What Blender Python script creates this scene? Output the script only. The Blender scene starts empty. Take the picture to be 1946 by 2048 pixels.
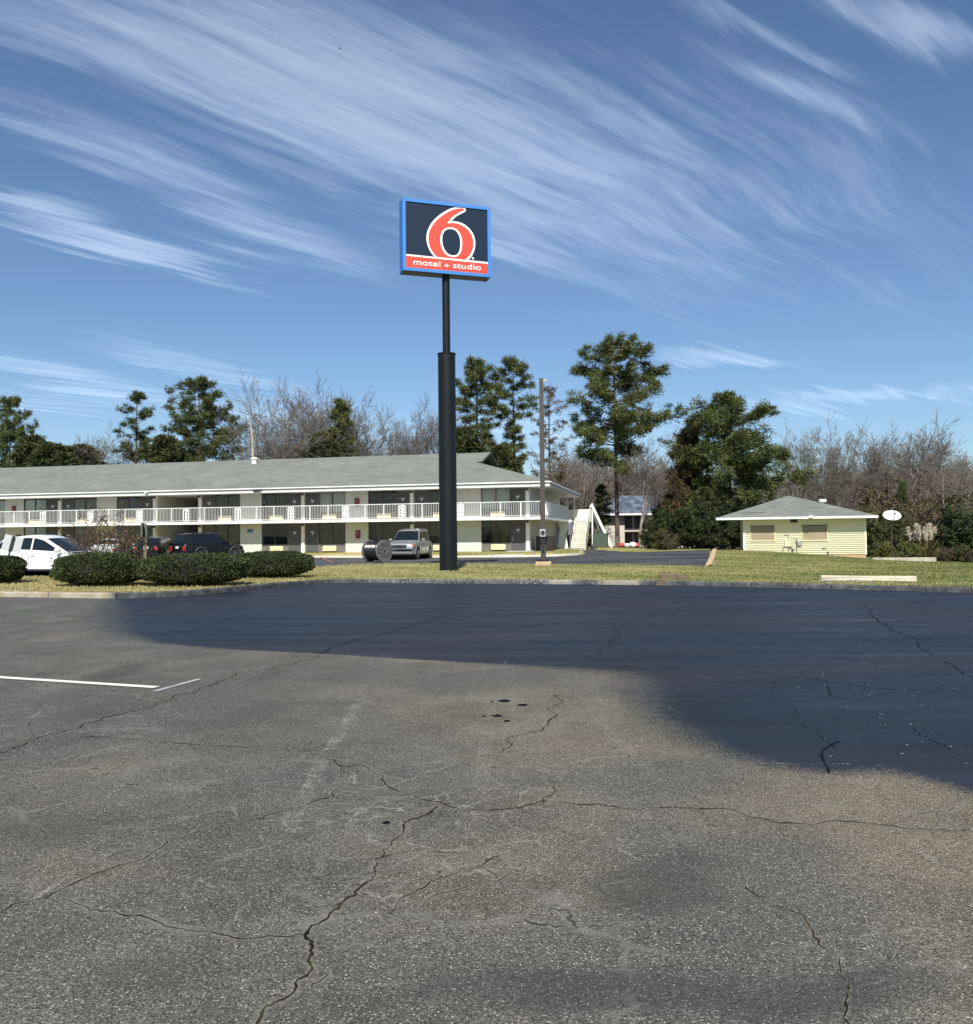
import bpy, math, random
import numpy as np
from mathutils import Vector, Matrix, Euler

sc = bpy.context.scene
R = math.radians
# ---------------------------------------------------------------- camera
FPX = 1700.0                       # focal length in pixels of the 1946 px wide photograph
cam_d = bpy.data.cameras.new('camera')
cam = bpy.data.objects.new('camera', cam_d)
sc.collection.objects.link(cam)
cam_d.sensor_fit = 'HORIZONTAL'
cam_d.sensor_width = 36.0
cam_d.lens = 36.0 * FPX / 1946.0
cam_d.clip_start = 0.1
cam_d.clip_end = 5000
CAM = Vector((0, 0, 1.6))
CROT = (Matrix.Rotation(R(90 + 1.65), 3, 'X') @ Matrix.Rotation(-0.0105, 3, 'Z'))
cam.matrix_world = Matrix.Translation(CAM) @ CROT.to_4x4()
sc.camera = cam
sc.render.resolution_x = 973
sc.render.resolution_y = 1024

def ray(px, py):
    return CROT @ Vector(((px - 973.0) / FPX, -(py - 1024.0) / FPX, -1.0))
def at(px, py, Y):
    """world point seen at photograph pixel px,py that lies at distance Y ahead"""
    d = ray(px, py); k = Y / d.y
    return CAM + d * k
def gnd(px, py, z=0.0):
    d = ray(px, py); k = (z - CAM.z) / d.z
    return CAM + d * k
S = 1.03731                        # scale of the reading grid used while measuring

# ---------------------------------------------------------------- sun and sky
SUN_EL, SUN_AZ = 46.5, 181.5       # degrees, azimuth clockwise from +Y (behind the camera)
sun_d = bpy.data.lights.new('sun', 'SUN')
sun = bpy.data.objects.new('sun', sun_d)
sc.collection.objects.link(sun)
sun_d.energy = 4.8
sun_d.angle = R(0.55)
sun_d.color = (1.0, 0.955, 0.88)
sdir = Vector((math.sin(R(SUN_AZ)) * math.cos(R(SUN_EL)), math.cos(R(SUN_AZ)) * math.cos(R(SUN_EL)), math.sin(R(SUN_EL))))
sun.rotation_euler = (-sdir).to_track_quat('-Z', 'Y').to_euler()
sun.location = (0, -20, 40)

class NT:
    """tiny node-tree helper"""
    def __init__(s, tree): s.t = tree; s.n = tree.nodes; s.l = tree.links
    def node(s, typ, ins=None, **props):
        nd = s.n.new(typ)
        for k, v in props.items(): setattr(nd, k, v)
        for k, v in (ins or {}).items(): s.put(nd.inputs[k], v)
        return nd
    def put(s, sock, v):
        if isinstance(v, bpy.types.NodeSocket): s.l.new(v, sock)
        elif isinstance(v, (tuple, list)) and len(v) == 3 and sock.type == 'RGBA': sock.default_value = (*v, 1)
        else: sock.default_value = v
    def m(s, op, a, b=None, c=None, clamp=False):
        nd = s.n.new('ShaderNodeMath'); nd.operation = op; nd.use_clamp = clamp
        for i, v in enumerate((a, b, c)):
            if v is not None: s.put(nd.inputs[i], v)
        return nd.outputs[0]
    def mix(s, f, a, b, typ='MIX'):
        nd = s.n.new('ShaderNodeMix'); nd.data_type = 'RGBA'; nd.blend_type = typ
        s.put(nd.inputs[0], f); s.put(nd.inputs[6], a); s.put(nd.inputs[7], b)
        return nd.outputs[2]
    def ramp(s, v, lo, hi, a=0.0, b=1.0, smooth=True):
        nd = s.n.new('ShaderNodeMapRange'); nd.interpolation_type = 'SMOOTHSTEP' if smooth else 'LINEAR'
        s.put(nd.inputs[0], v); s.put(nd.inputs[1], lo); s.put(nd.inputs[2], hi); s.put(nd.inputs[3], a); s.put(nd.inputs[4], b)
        return nd.outputs[0]
    def noise(s, vec, scale, detail=4, rough=0.5, out=0, dist=0.0):
        nd = s.n.new('ShaderNodeTexNoise')
        if vec is not None: s.l.new(vec, nd.inputs['Vector'])
        nd.inputs['Scale'].default_value = scale; nd.inputs['Detail'].default_value = detail
        nd.inputs['Roughness'].default_value = rough; nd.inputs['Distortion'].default_value = dist
        return nd.outputs[out]
    def voro(s, vec, scale, feature='F1', out='Distance'):
        nd = s.n.new('ShaderNodeTexVoronoi'); nd.feature = feature
        if vec is not None: s.l.new(vec, nd.inputs['Vector'])
        nd.inputs['Scale'].default_value = scale
        return nd.outputs[out]
    def mapping(s, vec, scale=(1, 1, 1), rot=(0, 0, 0), loc=(0, 0, 0)):
        nd = s.n.new('ShaderNodeMapping'); s.l.new(vec, nd.inputs[0])
        nd.inputs['Scale'].default_value = scale; nd.inputs['Rotation'].default_value = rot; nd.inputs['Location'].default_value = loc
        return nd.outputs[0]
    def comb(s, x, y, z=0.0):
        nd = s.n.new('ShaderNodeCombineXYZ')
        s.put(nd.inputs[0], x); s.put(nd.inputs[1], y); s.put(nd.inputs[2], z); return nd.outputs[0]

world = bpy.data.worlds.new('World')
sc.world = world
world.use_nodes = True
wt = NT(world.node_tree)
wt.n.clear()
sky = wt.node('ShaderNodeTexSky', sky_type='NISHITA', sun_disc=False)
sky.sun_elevation = R(SUN_EL)
sky.sun_rotation = R(SUN_AZ)
sky.air_density = 1.0
sky.dust_density = 0.5
sky.ozone_density = 2.2
tc = wt.node('ShaderNodeTexCoord')
sep = wt.node('ShaderNodeSeparateXYZ', {0: tc.outputs['Generated']})
dx, dy, dz = sep.outputs
# cirrus: noise laid on a flat cloud layer high above the ground, drawn out along the wind
zz = wt.m('ADD', wt.m('MAXIMUM', dz, 0.0), 0.12)
cu = wt.m('DIVIDE', dx, zz); cv = wt.m('DIVIDE', dy, zz)
wa = R(50)
cs = wt.m('ADD', wt.m('MULTIPLY', cu, math.sin(wa)), wt.m('MULTIPLY', cv, math.cos(wa)))
ct = wt.m('SUBTRACT', wt.m('MULTIPLY', cu, math.cos(wa)), wt.m('MULTIPLY', cv, math.sin(wa)))
wv = wt.comb(wt.m('MULTIPLY', cs, 0.45), wt.m('MULTIPLY', ct, 0.45), 3.3)
warp = wt.m('SUBTRACT', wt.noise(wv, 1.0, 3, 0.5), 0.5)
ct2 = wt.m('ADD', ct, wt.m('MULTIPLY', warp, 0.50))
v1 = wt.comb(wt.m('MULTIPLY', cs, 0.34), wt.m('MULTIPLY', ct2, 1.6), 0.0)
v2 = wt.comb(wt.m('MULTIPLY', cs, 0.9), wt.m('MULTIPLY', ct2, 8.5), 7.0)
v3 = wt.comb(wt.m('MULTIPLY', cs, 3.2), wt.m('MULTIPLY', ct2, 26.0), 11.0)
n1 = wt.noise(v1, 1.0, 4, 0.55)
n2 = wt.noise(v2, 1.0, 5, 0.6)
n3 = wt.noise(v3, 1.0, 4, 0.65)
# where the cirrus banks lie, as directions seen from the ground
dyc = wt.m('MAXIMUM', dy, 0.05)
gx = wt.m('DIVIDE', dx, dyc); gy = wt.m('DIVIDE', dz, dyc)
gx = wt.m('ADD', gx, wt.m('MULTIPLY', warp, 0.12))
gy = wt.m('ADD', gy, wt.m('ADD', wt.m('MULTIPLY', warp, 0.09), wt.m('MULTIPLY', wt.m('SUBTRACT', n2, 0.5), 0.10)))
blobs = [(820, 200, 1000, 230, 15, .85), (230, 90, 520, 100, 17, .8), (270, 270, 420, 55, 20, .85), (60, 350, 170, 22, 8, 1.0),
         (260, 425, 270, 26, 14, 1.1), (540, 405, 280, 50, 18, .75), (1000, 410, 280, 60, 10, .8), (1580, 180, 300, 40, 26, .6),
         (1800, 60, 230, 42, 27, 1.0), (1330, 330, 420, 60, 21, .8), (1500, 60, 260, 30, 26, .6), (160, 715, 300, 32, 13, .95),
         (440, 690, 260, 34, 16, .75), (560, 800, 330, 50, 3, .75), (1370, 690, 150, 24, 3, .85), (1600, 785, 460, 24, -2, .6),
         (1000, 830, 330, 60, 0, .55), (60, 760, 260, 24, 8, .7)]
cov = None
for (bx, by, rx, ry, an, amp) in blobs:
    X0 = (bx - 938) / 1639.0; Y0 = (1033 - by) / 1639.0
    ca, sa = math.cos(R(-an)), math.sin(R(-an))
    ex = wt.m('SUBTRACT', gx, X0); ey = wt.m('SUBTRACT', gy, Y0)
    pu = wt.m('ADD', wt.m('MULTIPLY', ex, ca * 1639 / rx), wt.m('MULTIPLY', ey, sa * 1639 / rx))
    pv = wt.m('ADD', wt.m('MULTIPLY', ex, -sa * 1639 / ry), wt.m('MULTIPLY', ey, ca * 1639 / ry))
    q = wt.m('ADD', wt.m('MULTIPLY', pu, pu), wt.m('MULTIPLY', pv, pv))
    g = wt.m('MULTIPLY', wt.m('EXPONENT', wt.m('MULTIPLY', q, -1.0)), amp)
    cov = g if cov is None else wt.m('MAXIMUM', cov, g)
back = wt.ramp(dy, 0.1, 0.4)
cov = wt.m('ADD', wt.m('MULTIPLY', cov, back), wt.m('MULTIPLY', wt.m('SUBTRACT', 1.0, back), 0.4))
fib = wt.m('ADD', wt.m('MULTIPLY', wt.m('SUBTRACT', n1, 0.5), 1.5), wt.m('ADD', wt.m('MULTIPLY', wt.m('SUBTRACT', n2, 0.5), 1.3), wt.m('MULTIPLY', wt.m('SUBTRACT', n3, 0.5), 1.3)))
den = wt.m('ADD', wt.m('MULTIPLY', cov, 0.95), wt.m('MULTIPLY', fib, 0.95))
den = wt.ramp(den, -0.05, 1.35, 0.0, 1.0)
den = wt.m('MULTIPLY', den, wt.ramp(cov, 0.02, 0.55))
den = wt.m('MULTIPLY', den, wt.ramp(dz, -0.01, 0.04))
tint = wt.mix(1.0, sky.outputs[0], (0.86, 0.985, 1.11), 'MULTIPLY')
ccol = (11.0, 12.6, 14.6)
allsky = wt.mix(wt.m('MULTIPLY', den, 0.31), tint, ccol)
bg = wt.node('ShaderNodeBackground', {'Color': allsky, 'Strength': 0.075})
wo = wt.node('ShaderNodeOutputWorld', {'Surface': bg.outputs[0]})

sc.view_settings.view_transform = 'Standard'
sc.view_settings.look = 'None'
sc.view_settings.exposure = 0.50
sc.view_settings.gamma = 1.0
sc.view_settings.use_curve_mapping = False
sc.cycles.max_bounces = 6
sc.cycles.transparent_max_bounces = 12

# ---------------------------------------------------------------- object helpers
COL = sc.collection
def tag(o, label=None, cat=None, group=None, kind=None):
    if label: o['label'] = label
    if cat: o['category'] = cat
    if group: o['group'] = group
    if kind: o['kind'] = kind
    return o
def empty(name, loc=(0, 0, 0), rz=0.0, **kw):
    o = bpy.data.objects.new(name, None); COL.objects.link(o)
    o.empty_display_size = 0.2
    o.location = loc; o.rotation_euler = (0, 0, rz)
    return tag(o, **kw)
def link_mesh(name, me, mat, parent=None, smooth=False):
    if mat: me.materials.append(mat)
    if smooth: me.polygons.foreach_set('use_smooth', [True] * len(me.polygons))
    o = bpy.data.objects.new(name, me); COL.objects.link(o)
    if parent is not None: o.parent = parent
    if smooth and len(me.polygons) < 4000: e = o.modifiers.new('e', 'EDGE_SPLIT'); e.split_angle = R(40)
    return o
def np_mesh(name, V, F, mat, parent=None, attr=None, smooth=False):
    """V (n,3) float, F (m,k) int array with k=3 or 4; attr: dict name->per-vertex float"""
    V = np.asarray(V, dtype=np.float32); F = np.asarray(F, dtype=np.int32)
    me = bpy.data.meshes.new(name)
    k = F.shape[1]
    me.vertices.add(len(V)); me.vertices.foreach_set('co', V.ravel())
    me.loops.add(F.size); me.loops.foreach_set('vertex_index', F.ravel())
    me.polygons.add(len(F)); me.polygons.foreach_set('loop_start', np.arange(len(F), dtype=np.int32) * k)
    me.update(calc_edges=True)
    for an, av in (attr or {}).items():
        a = me.attributes.new(an, 'FLOAT', 'POINT'); a.data.foreach_set('value', np.ascontiguousarray(np.asarray(av, dtype=np.float32).ravel()))
    me.validate()
    return link_mesh(name, me, mat, parent, smooth)
def copy_tree(o, parent=None):
    c = o.copy(); COL.objects.link(c)
    if parent is not None: c.parent = parent
    for ch in o.children: copy_tree(ch, c)
    return c

class MB:
    def __init__(s): s.v = []; s.f = []
    def add(s, vs, fs):
        b = len(s.v); s.v += [tuple(v) for v in vs]; s.f += [tuple(b + i for i in f) for f in fs]; return s
    def box(s, x0, x1, y0, y1, z0, z1, M=None, bev=0.0):
        if bev > 0:
            b = min(bev, (x1-x0)/3, (y1-y0)/3, (z1-z0)/3)
            # bevelled box: 24 verts
            vs = []; idx = {}
            for ix, X in enumerate((x0, x1)):
                for iy, Y in enumerate((y0, y1)):
                    for iz, Z in enumerate((z0, z1)):
                        sx = 1 if ix == 0 else -1; sy = 1 if iy == 0 else -1; sz = 1 if iz == 0 else -1
                        for a, off in (('x', (0, sy*b, sz*b)), ('y', (sx*b, 0, sz*b)), ('z', (sx*b, sy*b, 0))):
                            idx[(ix, iy, iz, a)] = len(vs); vs.append((X+off[0], Y+off[1], Z+off[2]))
            g = lambda *k: idx[k]
            fs = []
            for i in (0, 1):
                q = [g(i,0,0,'x'), g(i,1,0,'x'), g(i,1,1,'x'), g(i,0,1,'x')]; fs.append(q if i else q[::-1])
                q = [g(0,i,0,'y'), g(1,i,0,'y'), g(1,i,1,'y'), g(0,i,1,'y')]; fs.append(q[::-1] if i else q)
                q = [g(0,0,i,'z'), g(1,0,i,'z'), g(1,1,i,'z'), g(0,1,i,'z')]; fs.append(q if i else q[::-1])
            for i in (0, 1):
                for j in (0, 1):
                    fs.append([g(i,j,0,'x'), g(i,j,1,'x'), g(i,j,1,'y'), g(i,j,0,'y')])
                    fs.append([g(i,0,j,'x'), g(i,1,j,'x'), g(i,1,j,'z'), g(i,0,j,'z')])
                    fs.append([g(0,i,j,'y'), g(1,i,j,'y'), g(1,i,j,'z'), g(0,i,j,'z')])
                    for k in (0, 1): pass
            for i in (0, 1):
                for j in (0, 1):
                    for k in (0, 1): fs.append([g(i,j,k,'x'), g(i,j,k,'y'), g(i,j,k,'z')])
        else:
            vs = [(x, y, z) for x in (x0, x1) for y in (y0, y1) for z in (z0, z1)]
            fs = [(0,1,3,2),(4,6,7,5),(0,4,5,1),(2,3,7,6),(0,2,6,4),(1,5,7,3)]
        if M is not None: vs = [tuple(M @ Vector(v)) for v in vs]
        return s.add(vs, fs)
    def tube(s, pts, rad, n=8, caps=True):
        pts = [Vector(p) for p in pts]
        if not isinstance(rad, (list, tuple)): rad = [rad] * len(pts)
        vs = []; up = Vector((0, 0, 1))
        for i, p in enumerate(pts):
            d = (pts[min(i+1, len(pts)-1)] - pts[max(i-1, 0)]).normalized()
            a = d.cross(up if abs(d.z) < .95 else Vector((1, 0, 0))).normalized(); b = a.cross(d)
            for k in range(n):
                t = 2*math.pi*k/n; vs.append(p + (a*math.cos(t) + b*math.sin(t)) * rad[i])
        fs = []
        for i in range(len(pts)-1):
            for k in range(n):
                k2 = (k+1) % n; fs.append((i*n+k, i*n+k2, (i+1)*n+k2, (i+1)*n+k))
        if caps:
            fs.append(tuple(range(n))[::-1]); fs.append(tuple((len(pts)-1)*n + k for k in range(n)))
        return s.add(vs, fs)
    def bar(s, a, b, w, h=None):
        """rectangular bar between two points"""
        h = h or w; a = Vector(a); b = Vector(b); d = (b - a).normalized()
        u = d.cross(Vector((0, 0, 1)) if abs(d.z) < .95 else Vector((0, 1, 0))).normalized(); v = u.cross(d)
        vs = []
        for p in (a, b):
            for q, r in ((-1,-1),(1,-1),(1,1),(-1,1)): vs.append(p + u*(q*w/2) + v*(r*h/2))
        return s.add(vs, [(0,1,2,3),(7,6,5,4),(0,4,5,1),(1,5,6,2),(2,6,7,3),(3,7,4,0)])
    def lathe(s, prof, n=24, M=None):
        vs = []; fs = []
        for (r, z) in prof:
            for k in range(n):
                t = 2*math.pi*k/n; vs.append((r*math.cos(t), r*math.sin(t), z))
        for i in range(len(prof)-1):
            for k in range(n):
                k2 = (k+1) % n; fs.append((i*n+k, i*n+k2, (i+1)*n+k2, (i+1)*n+k))
        fs.append(tuple(range(n))[::-1]); fs.append(tuple((len(prof)-1)*n + k for k in range(n)))
        if M is not None: vs = [tuple(M @ Vector(v)) for v in vs]
        return s.add(vs, fs)
    def prism(s, poly, axis, a, b, M=None):
        """extrude 2-D polygon; axis 'x','y','z' is the extrusion direction"""
        n = len(poly); vs = []
        for t in (a, b):
            for (p, q) in poly:
                vs.append({'x': (t, p, q), 'y': (p, t, q), 'z': (p, q, t)}[axis])
        fs = [tuple(range(n)), tuple(range(n, 2*n))[::-1]]
        for i in range(n):
            j = (i+1) % n; fs.append((i, i+n, j+n, j))
        if M is not None: vs = [tuple(M @ Vector(v)) for v in vs]
        return s.add(vs, fs)
    def build(s, name, mat, parent=None, smooth=False, fix=True):
        me = bpy.data.meshes.new(name); me.from_pydata(s.v, [], s.f); me.update()
        if fix:
            import bmesh
            bm = bmesh.new(); bm.from_mesh(me); bmesh.ops.recalc_face_normals(bm, faces=bm.faces); bm.to_mesh(me); bm.free()
        return link_mesh(name, me, mat, parent, smooth)

# ---------------------------------------------------------------- materials
MATS = {}
def mat(name, col, rough=0.6, var=0.12, vscale=3.0, metal=0.0, bump=0.0, bscale=30.0, spec=0.5, coat=0.0, trans=0.0, fn=None, obj=True):
    if name in MATS: return MATS[name]
    m = bpy.data.materials.new(name); m.use_nodes = True
    t = NT(m.node_tree); t.n.clear()
    tc = t.node('ShaderNodeTexCoord'); vec = tc.outputs['Object']
    p = t.node('ShaderNodeBsdfPrincipled', {'Roughness': rough, 'Metallic': metal, 'Specular IOR Level': spec, 'Coat Weight': coat})
    c = col
    if var > 0:
        n = t.noise(vec, vscale, 6, 0.6)
        k = t.ramp(n, 0.3, 0.7, 1 - var, 1 + var, False)
        c = t.mix(1.0, col, t.comb(k, k, k), 'MULTIPLY')
    if fn: c = fn(t, vec, c, p) or c
    t.put(p.inputs['Base Color'], c)
    if bump > 0:
        bn = t.noise(vec, bscale, 4, 0.6)
        b = t.node('ShaderNodeBump', {'Height': bn, 'Strength': bump, 'Distance': 0.02}); t.l.new(b.outputs[0], p.inputs['Normal'])
    sh = p.outputs[0]
    if trans > 0:
        tr = t.node('ShaderNodeBsdfTranslucent'); t.put(tr.inputs[0], c)
        ms = t.node('ShaderNodeMixShader', {0: trans, 1: sh, 2: tr.outputs[0]}); sh = ms.outputs[0]
    t.node('ShaderNodeOutputMaterial', {'Surface': sh})
    MATS[name] = m
    return m
def tint_fn(lo, hi, extra=None):
    """colour from the per-vertex 'tint' attribute (natural clump to clump variation)"""
    def f(t, vec, c, p):
        a = t.node('ShaderNodeAttribute', attribute_name='tint')
        c = t.mix(a.outputs['Fac'], lo, hi)
        return c
    return f
# ================================================================ GROUND
KERB = [(-60, 27), (-25, 25.2), (-14.1, 24.7), (-11.5, 23.8), (-9.9, 23.45), (-9.0, 23.8), (-8.2, 25), (-7.4, 26.7), (-6.85, 28.2),
        (-6.2, 29.9), (-5.6, 30.4), (-4.87, 30.4), (-.4, 29), (5.2, 27.2), (8.7, 25), (11.8, 22.8), (14, 21), (25, 13), (60, -8)]
KX = np.array([k[0] for k in KERB], float); KY = np.array([k[1] for k in KERB], float)
_xs = np.arange(-60, 60.01, 0.1); _ys = np.interp(_xs, KX, KY)
_k = np.exp(-0.5*(np.arange(-8, 9)/3.0)**2); _k /= _k.sum()
_ys = np.convolve(np.pad(_ys, 8, mode='edge'), _k, mode='valid')
def kerb_y(x): return np.interp(x, _xs, _ys)

TP = [(-30,25,.12),(-14,24.7,.12),(-9,23.9,.12),(-6.5,30,.12),(-.4,29.2,.12),(5.2,27.4,.12),(12.6,22.4,.12),(25,14,.1),
      (-2,36,.15),(-25,40,.05),(-15,40,.08),(-22,30.5,.24),(-16,30.5,.24),(-12,48,.14),(-2,47,.15),(3.3,43.7,.15),(10,38.5,.15),(-20,58,.22),(0,55,.17),(10,60,.28),
      (8,74,.32),(17.5,58,.47),(21.5,58,.22),(25.9,58,-.12),(16,45,.2),(22,48,.0),(26,54,-.22),(30,44,-.22),(30,30,-.1),(14,66,.36),(19,66,.45),
      (0,90,.4),(-40,90,.5),(40,90,-.3),(110,150,0),(-110,150,.2),(0,200,0),(-50,60,.3),(400,500,0),(-400,500,0),(0,600,0),(60,30,-.3),(-60,27,.1),
      (-45,50,.25),(-33,58,.3),(24,115,-.15),(14,115,-.15)]
_P = np.array(TP, float)
def _U(r2): return np.where(r2 > 0, 0.5*r2*np.log(np.maximum(r2, 1e-12)), 0.0)
def _tps():
    n = len(_P); X = _P[:, :2]
    K = _U(((X[:, None]-X[None])**2).sum(-1)) + np.eye(n)*2.0
    A = np.zeros((n+3, n+3)); A[:n, :n] = K; A[:n, n] = 1; A[:n, n+1:] = X; A[n, :n] = 1; A[n+1:, :n] = X.T
    return np.linalg.solve(A, np.r_[_P[:, 2], 0, 0, 0])
_W = _tps()
MO = np.array([3.0, 62.0]); MA = R(-12.3)          # motel origin (right front corner) and heading
def motel_local(x, y):
    dx_ = x - MO[0]; dy_ = y - MO[1]
    return dx_*math.cos(MA) + dy_*math.sin(MA), -dx_*math.sin(MA) + dy_*math.cos(MA)
def sstep(a, b, x):
    t = np.clip((x-a)/(b-a), 0, 1); return t*t*(3-2*t)
FAR = [(-90, 77.5), (-60, 70.6), (-1.9, 57.6), (2.5, 56.7), (5, 57), (6.5, 59), (7.2, 64), (7.8, 77), (8.2, 79), (9.6, 79), (10.6, 66), (12, 62.6), (16, 61)]
NEAR = [(-90, 31), (-60, 31.5), (-21, 32.6), (-14, 33.2), (-11, 39.0), (-7.5, 47.2), (-2, 46.6), (3.3, 43.7), (8.8, 39.7), (9.9, 38.4), (16, 60.9)]
def far_y(x): return np.interp(x, [p[0] for p in FAR], [p[1] for p in FAR])
def near_y(x): return np.interp(x, [p[0] for p in NEAR], [p[1] for p in NEAR])
def H(x, y):
    x = np.asarray(x, float); y = np.asarray(y, float)
    sh = x.shape; xf = x.ravel(); yf = y.ravel()
    n = len(_P)
    cx = np.clip(xf, -390, 390); cy = np.clip(yf, -20, 590)
    out = np.zeros(len(xf))
    for i in range(n): out += _W[i]*_U((cx-_P[i, 0])**2 + (cy-_P[i, 1])**2)
    out += _W[n] + _W[n+1]*cx + _W[n+2]*cy
    out = np.clip(out, -1.0, 1.0)
    # terrace the motel stands on
    lx, ly = motel_local(xf, yf)
    k = sstep(-5.0, -1.6, ly) * (1 - sstep(4.4, 9.0, lx)) * (1 - sstep(24, 40, ly)) * sstep(0.0, 0.6, yf - far_y(xf) + (xf > 3.6)*-.2)
    out = out*(1-k) + 0.50*k
    # behind the kerb the lawn meets its top
    kk = 1 - sstep(0.2, 1.6, yf - kerb_y(xf))
    out = np.where(np.abs(xf) < 60, out*(1-kk) + 0.115*kk, out)
    return out.reshape(sh)
def hz(x, y): return float(H(np.array([x]), np.array([y]))[0])

def grid_mesh(name, XX, YY, ZZ, m, attr=None, parent=None, smooth=True):
    ny, nx = XX.shape
    V = np.stack([XX, YY, ZZ], -1).reshape(-1, 3)
    i = np.arange(ny*nx).reshape(ny, nx)
    F = np.stack([i[:-1, :-1], i[:-1, 1:], i[1:, 1:], i[1:, :-1]], -1).reshape(-1, 4)
    return np_mesh(name, V, F, m, parent, attr, smooth)

# ---- materials of the ground
def asphalt_material():
    m = bpy.data.materials.new('old asphalt and fresh sealer'); m.use_nodes = True
    t = NT(m.node_tree); t.n.clear()
    vec = t.node('ShaderNodeTexCoord').outputs['Object']
    seal = t.node('ShaderNodeAttribute', attribute_name='seal').outputs['Fac']
    oil = t.node('ShaderNodeAttribute', attribute_name='oil').outputs['Fac']
    soft = t.node('ShaderNodeAttribute', attribute_name='soft').outputs['Fac']
    sx = t.node('ShaderNodeSeparateXYZ', {0: vec})
    big = t.noise(vec, 0.22, 5, 0.6); mid = t.noise(vec, 1.1, 5, 0.65); fine = t.noise(vec, 9, 4, 0.7)
    # base: binder colour drifting from grey (left) to tan (centre and right)
    tan = t.ramp(t.m('ADD', t.m('MULTIPLY', sx.outputs[0], 0.16), t.m('MULTIPLY', t.m('SUBTRACT', big, 0.5), 4.0)), -0.9, 0.9)
    base = t.mix(tan, (0.074, 0.074, 0.065), (0.130, 0.113, 0.080))
    k = t.ramp(mid, 0.28, 0.72, 0.66, 1.30, False)
    base = t.mix(1.0, base, t.comb(k, k, k), 'MULTIPLY')
    wn = t.noise(vec, 0.6, 3, 0.5)
    warm = t.ramp(wn, 0.56, 0.70, 0.0, 0.45)
    base = t.mix(warm, base, (0.160, 0.134, 0.098))
    cool = t.ramp(t.noise(t.mapping(vec, (1, 1, 1), loc=(31, 7, 0)), 0.45, 3, 0.5), 0.50, 0.66, 0.0, 0.7)
    base = t.mix(cool, base, (0.068, 0.070, 0.066))
    # exposed aggregate
    vA = t.voro(vec, 100, out='Color'); vD = t.voro(vec, 100)
    sp = t.node('ShaderNodeSeparateColor', {0: vA})
    inside = t.ramp(vD, 0.22, 0.50, 1.0, 0.0)
    bright = t.ramp(sp.outputs[0], 0.45, 1.0, 0.0, 1.0)
    st = t.m('MULTIPLY', inside, bright)
    stone = t.mix(sp.outputs[1], (0.26, 0.24, 0.20), (0.48, 0.46, 0.41))
    base2 = t.mix(t.m('MULTIPLY', st, 0.85), base, stone)
    vB = t.voro(vec, 170, out='Color'); sb = t.node('ShaderNodeSeparateColor', {0: vB})
    kk = t.ramp(sb.outputs[0], 0.0, 1.0, 0.30, 1.70, False)
    base2 = t.mix(1.0, base2, t.comb(kk, kk, kk), 'MULTIPLY')
    # rare white chips
    vC = t.voro(vec, 62, out='Color'); sc_ = t.node('ShaderNodeSeparateColor', {0: vC})
    chip = t.m('MULTIPLY', t.ramp(sc_.outputs[0], 0.93, 0.99), t.ramp(t.voro(vec, 62), 0.16, 0.30, 1.0, 0.0))
    base2 = t.mix(t.m('MULTIPLY', chip, t.ramp(t.noise(vec, 1.7, 3), 0.4, 0.62, 0.1, 0.5)), base2, (0.42, 0.41, 0.37))
    # faint fine surface cracks, lighter where the edges have worn
    wv_ = t.node('ShaderNodeVectorMath', {0: vec}, operation='ADD')
    wcol = t.noise(vec, 1.6, 4, 0.6, out=1)
    sc1 = t.node('ShaderNodeVectorMath', {0: wcol}, operation='SCALE'); sc1.inputs[3].default_value = 0.55
    t.l.new(sc1.outputs[0], wv_.inputs[1])
    ce = t.voro(wv_.outputs[0], 1.1, 'DISTANCE_TO_EDGE')
    gate = t.ramp(t.noise(vec, 0.45, 2, 0.5), 0.46, 0.60)
    halo = t.m('MULTIPLY', t.ramp(ce, 0.0, 0.035, 1.0, 0.0), gate)
    base2 = t.mix(t.m('MULTIPLY', halo, 0.55), base2, (0.17, 0.165, 0.145))
    ce2 = t.voro(wv_.outputs[0], 2.5, 'DISTANCE_TO_EDGE')
    gx_ = t.m('DIVIDE', t.m('ADD', sx.outputs[0], 0.55), 1.25); gy_ = t.m('DIVIDE', t.m('SUBTRACT', sx.outputs[1], 5.0), 1.7)
    g2 = t.m('EXPONENT', t.m('MULTIPLY', t.m('ADD', t.m('MULTIPLY', gx_, gx_), t.m('MULTIPLY', gy_, gy_)), -1.0))
    g2 = t.m('MAXIMUM', g2, t.m('MULTIPLY', t.ramp(t.noise(vec, 0.33, 2), 0.52, 0.62), 0.6))
    h2 = t.m('MULTIPLY', t.ramp(ce2, 0.0, 0.030, 1.0, 0.0), t.m('MULTIPLY', g2, t.ramp(t.noise(vec, 3.1, 3), 0.38, 0.6)))
    base2 = t.mix(t.m('MULTIPLY', h2, 0.75), base2, (0.26, 0.25, 0.215))
    line = t.m('MULTIPLY', t.ramp(ce, 0.002, 0.007, 1.0, 0.0), t.ramp(t.noise(vec, 2.3, 3), 0.48, 0.58))
    line = t.m('MULTIPLY', line, gate)
    base2 = t.mix(t.m('MULTIPLY', line, 0.8), base2, (0.02, 0.019, 0.016))
    # oil darkening
    of = t.ramp(t.m('ADD', oil, t.m('MULTIPLY', t.m('SUBTRACT', mid, 0.5), 0.7)), 0.35, 0.75, 0.0, 0.55)
    base2 = t.mix(of, base2, (0.034, 0.035, 0.035))
    # fresh sealer
    edge = t.m('ADD', seal, t.m('MULTIPLY', t.m('SUBTRACT', fine, 0.5), t.m('ADD', t.m('MULTIPLY', soft, 0.5), 0.10)))
    edge = t.m('ADD', edge, t.m('MULTIPLY', t.m('SUBTRACT', t.noise(vec, 60, 3, 0.7), 0.5), t.m('MULTIPLY', soft, 1.0)))
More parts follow.
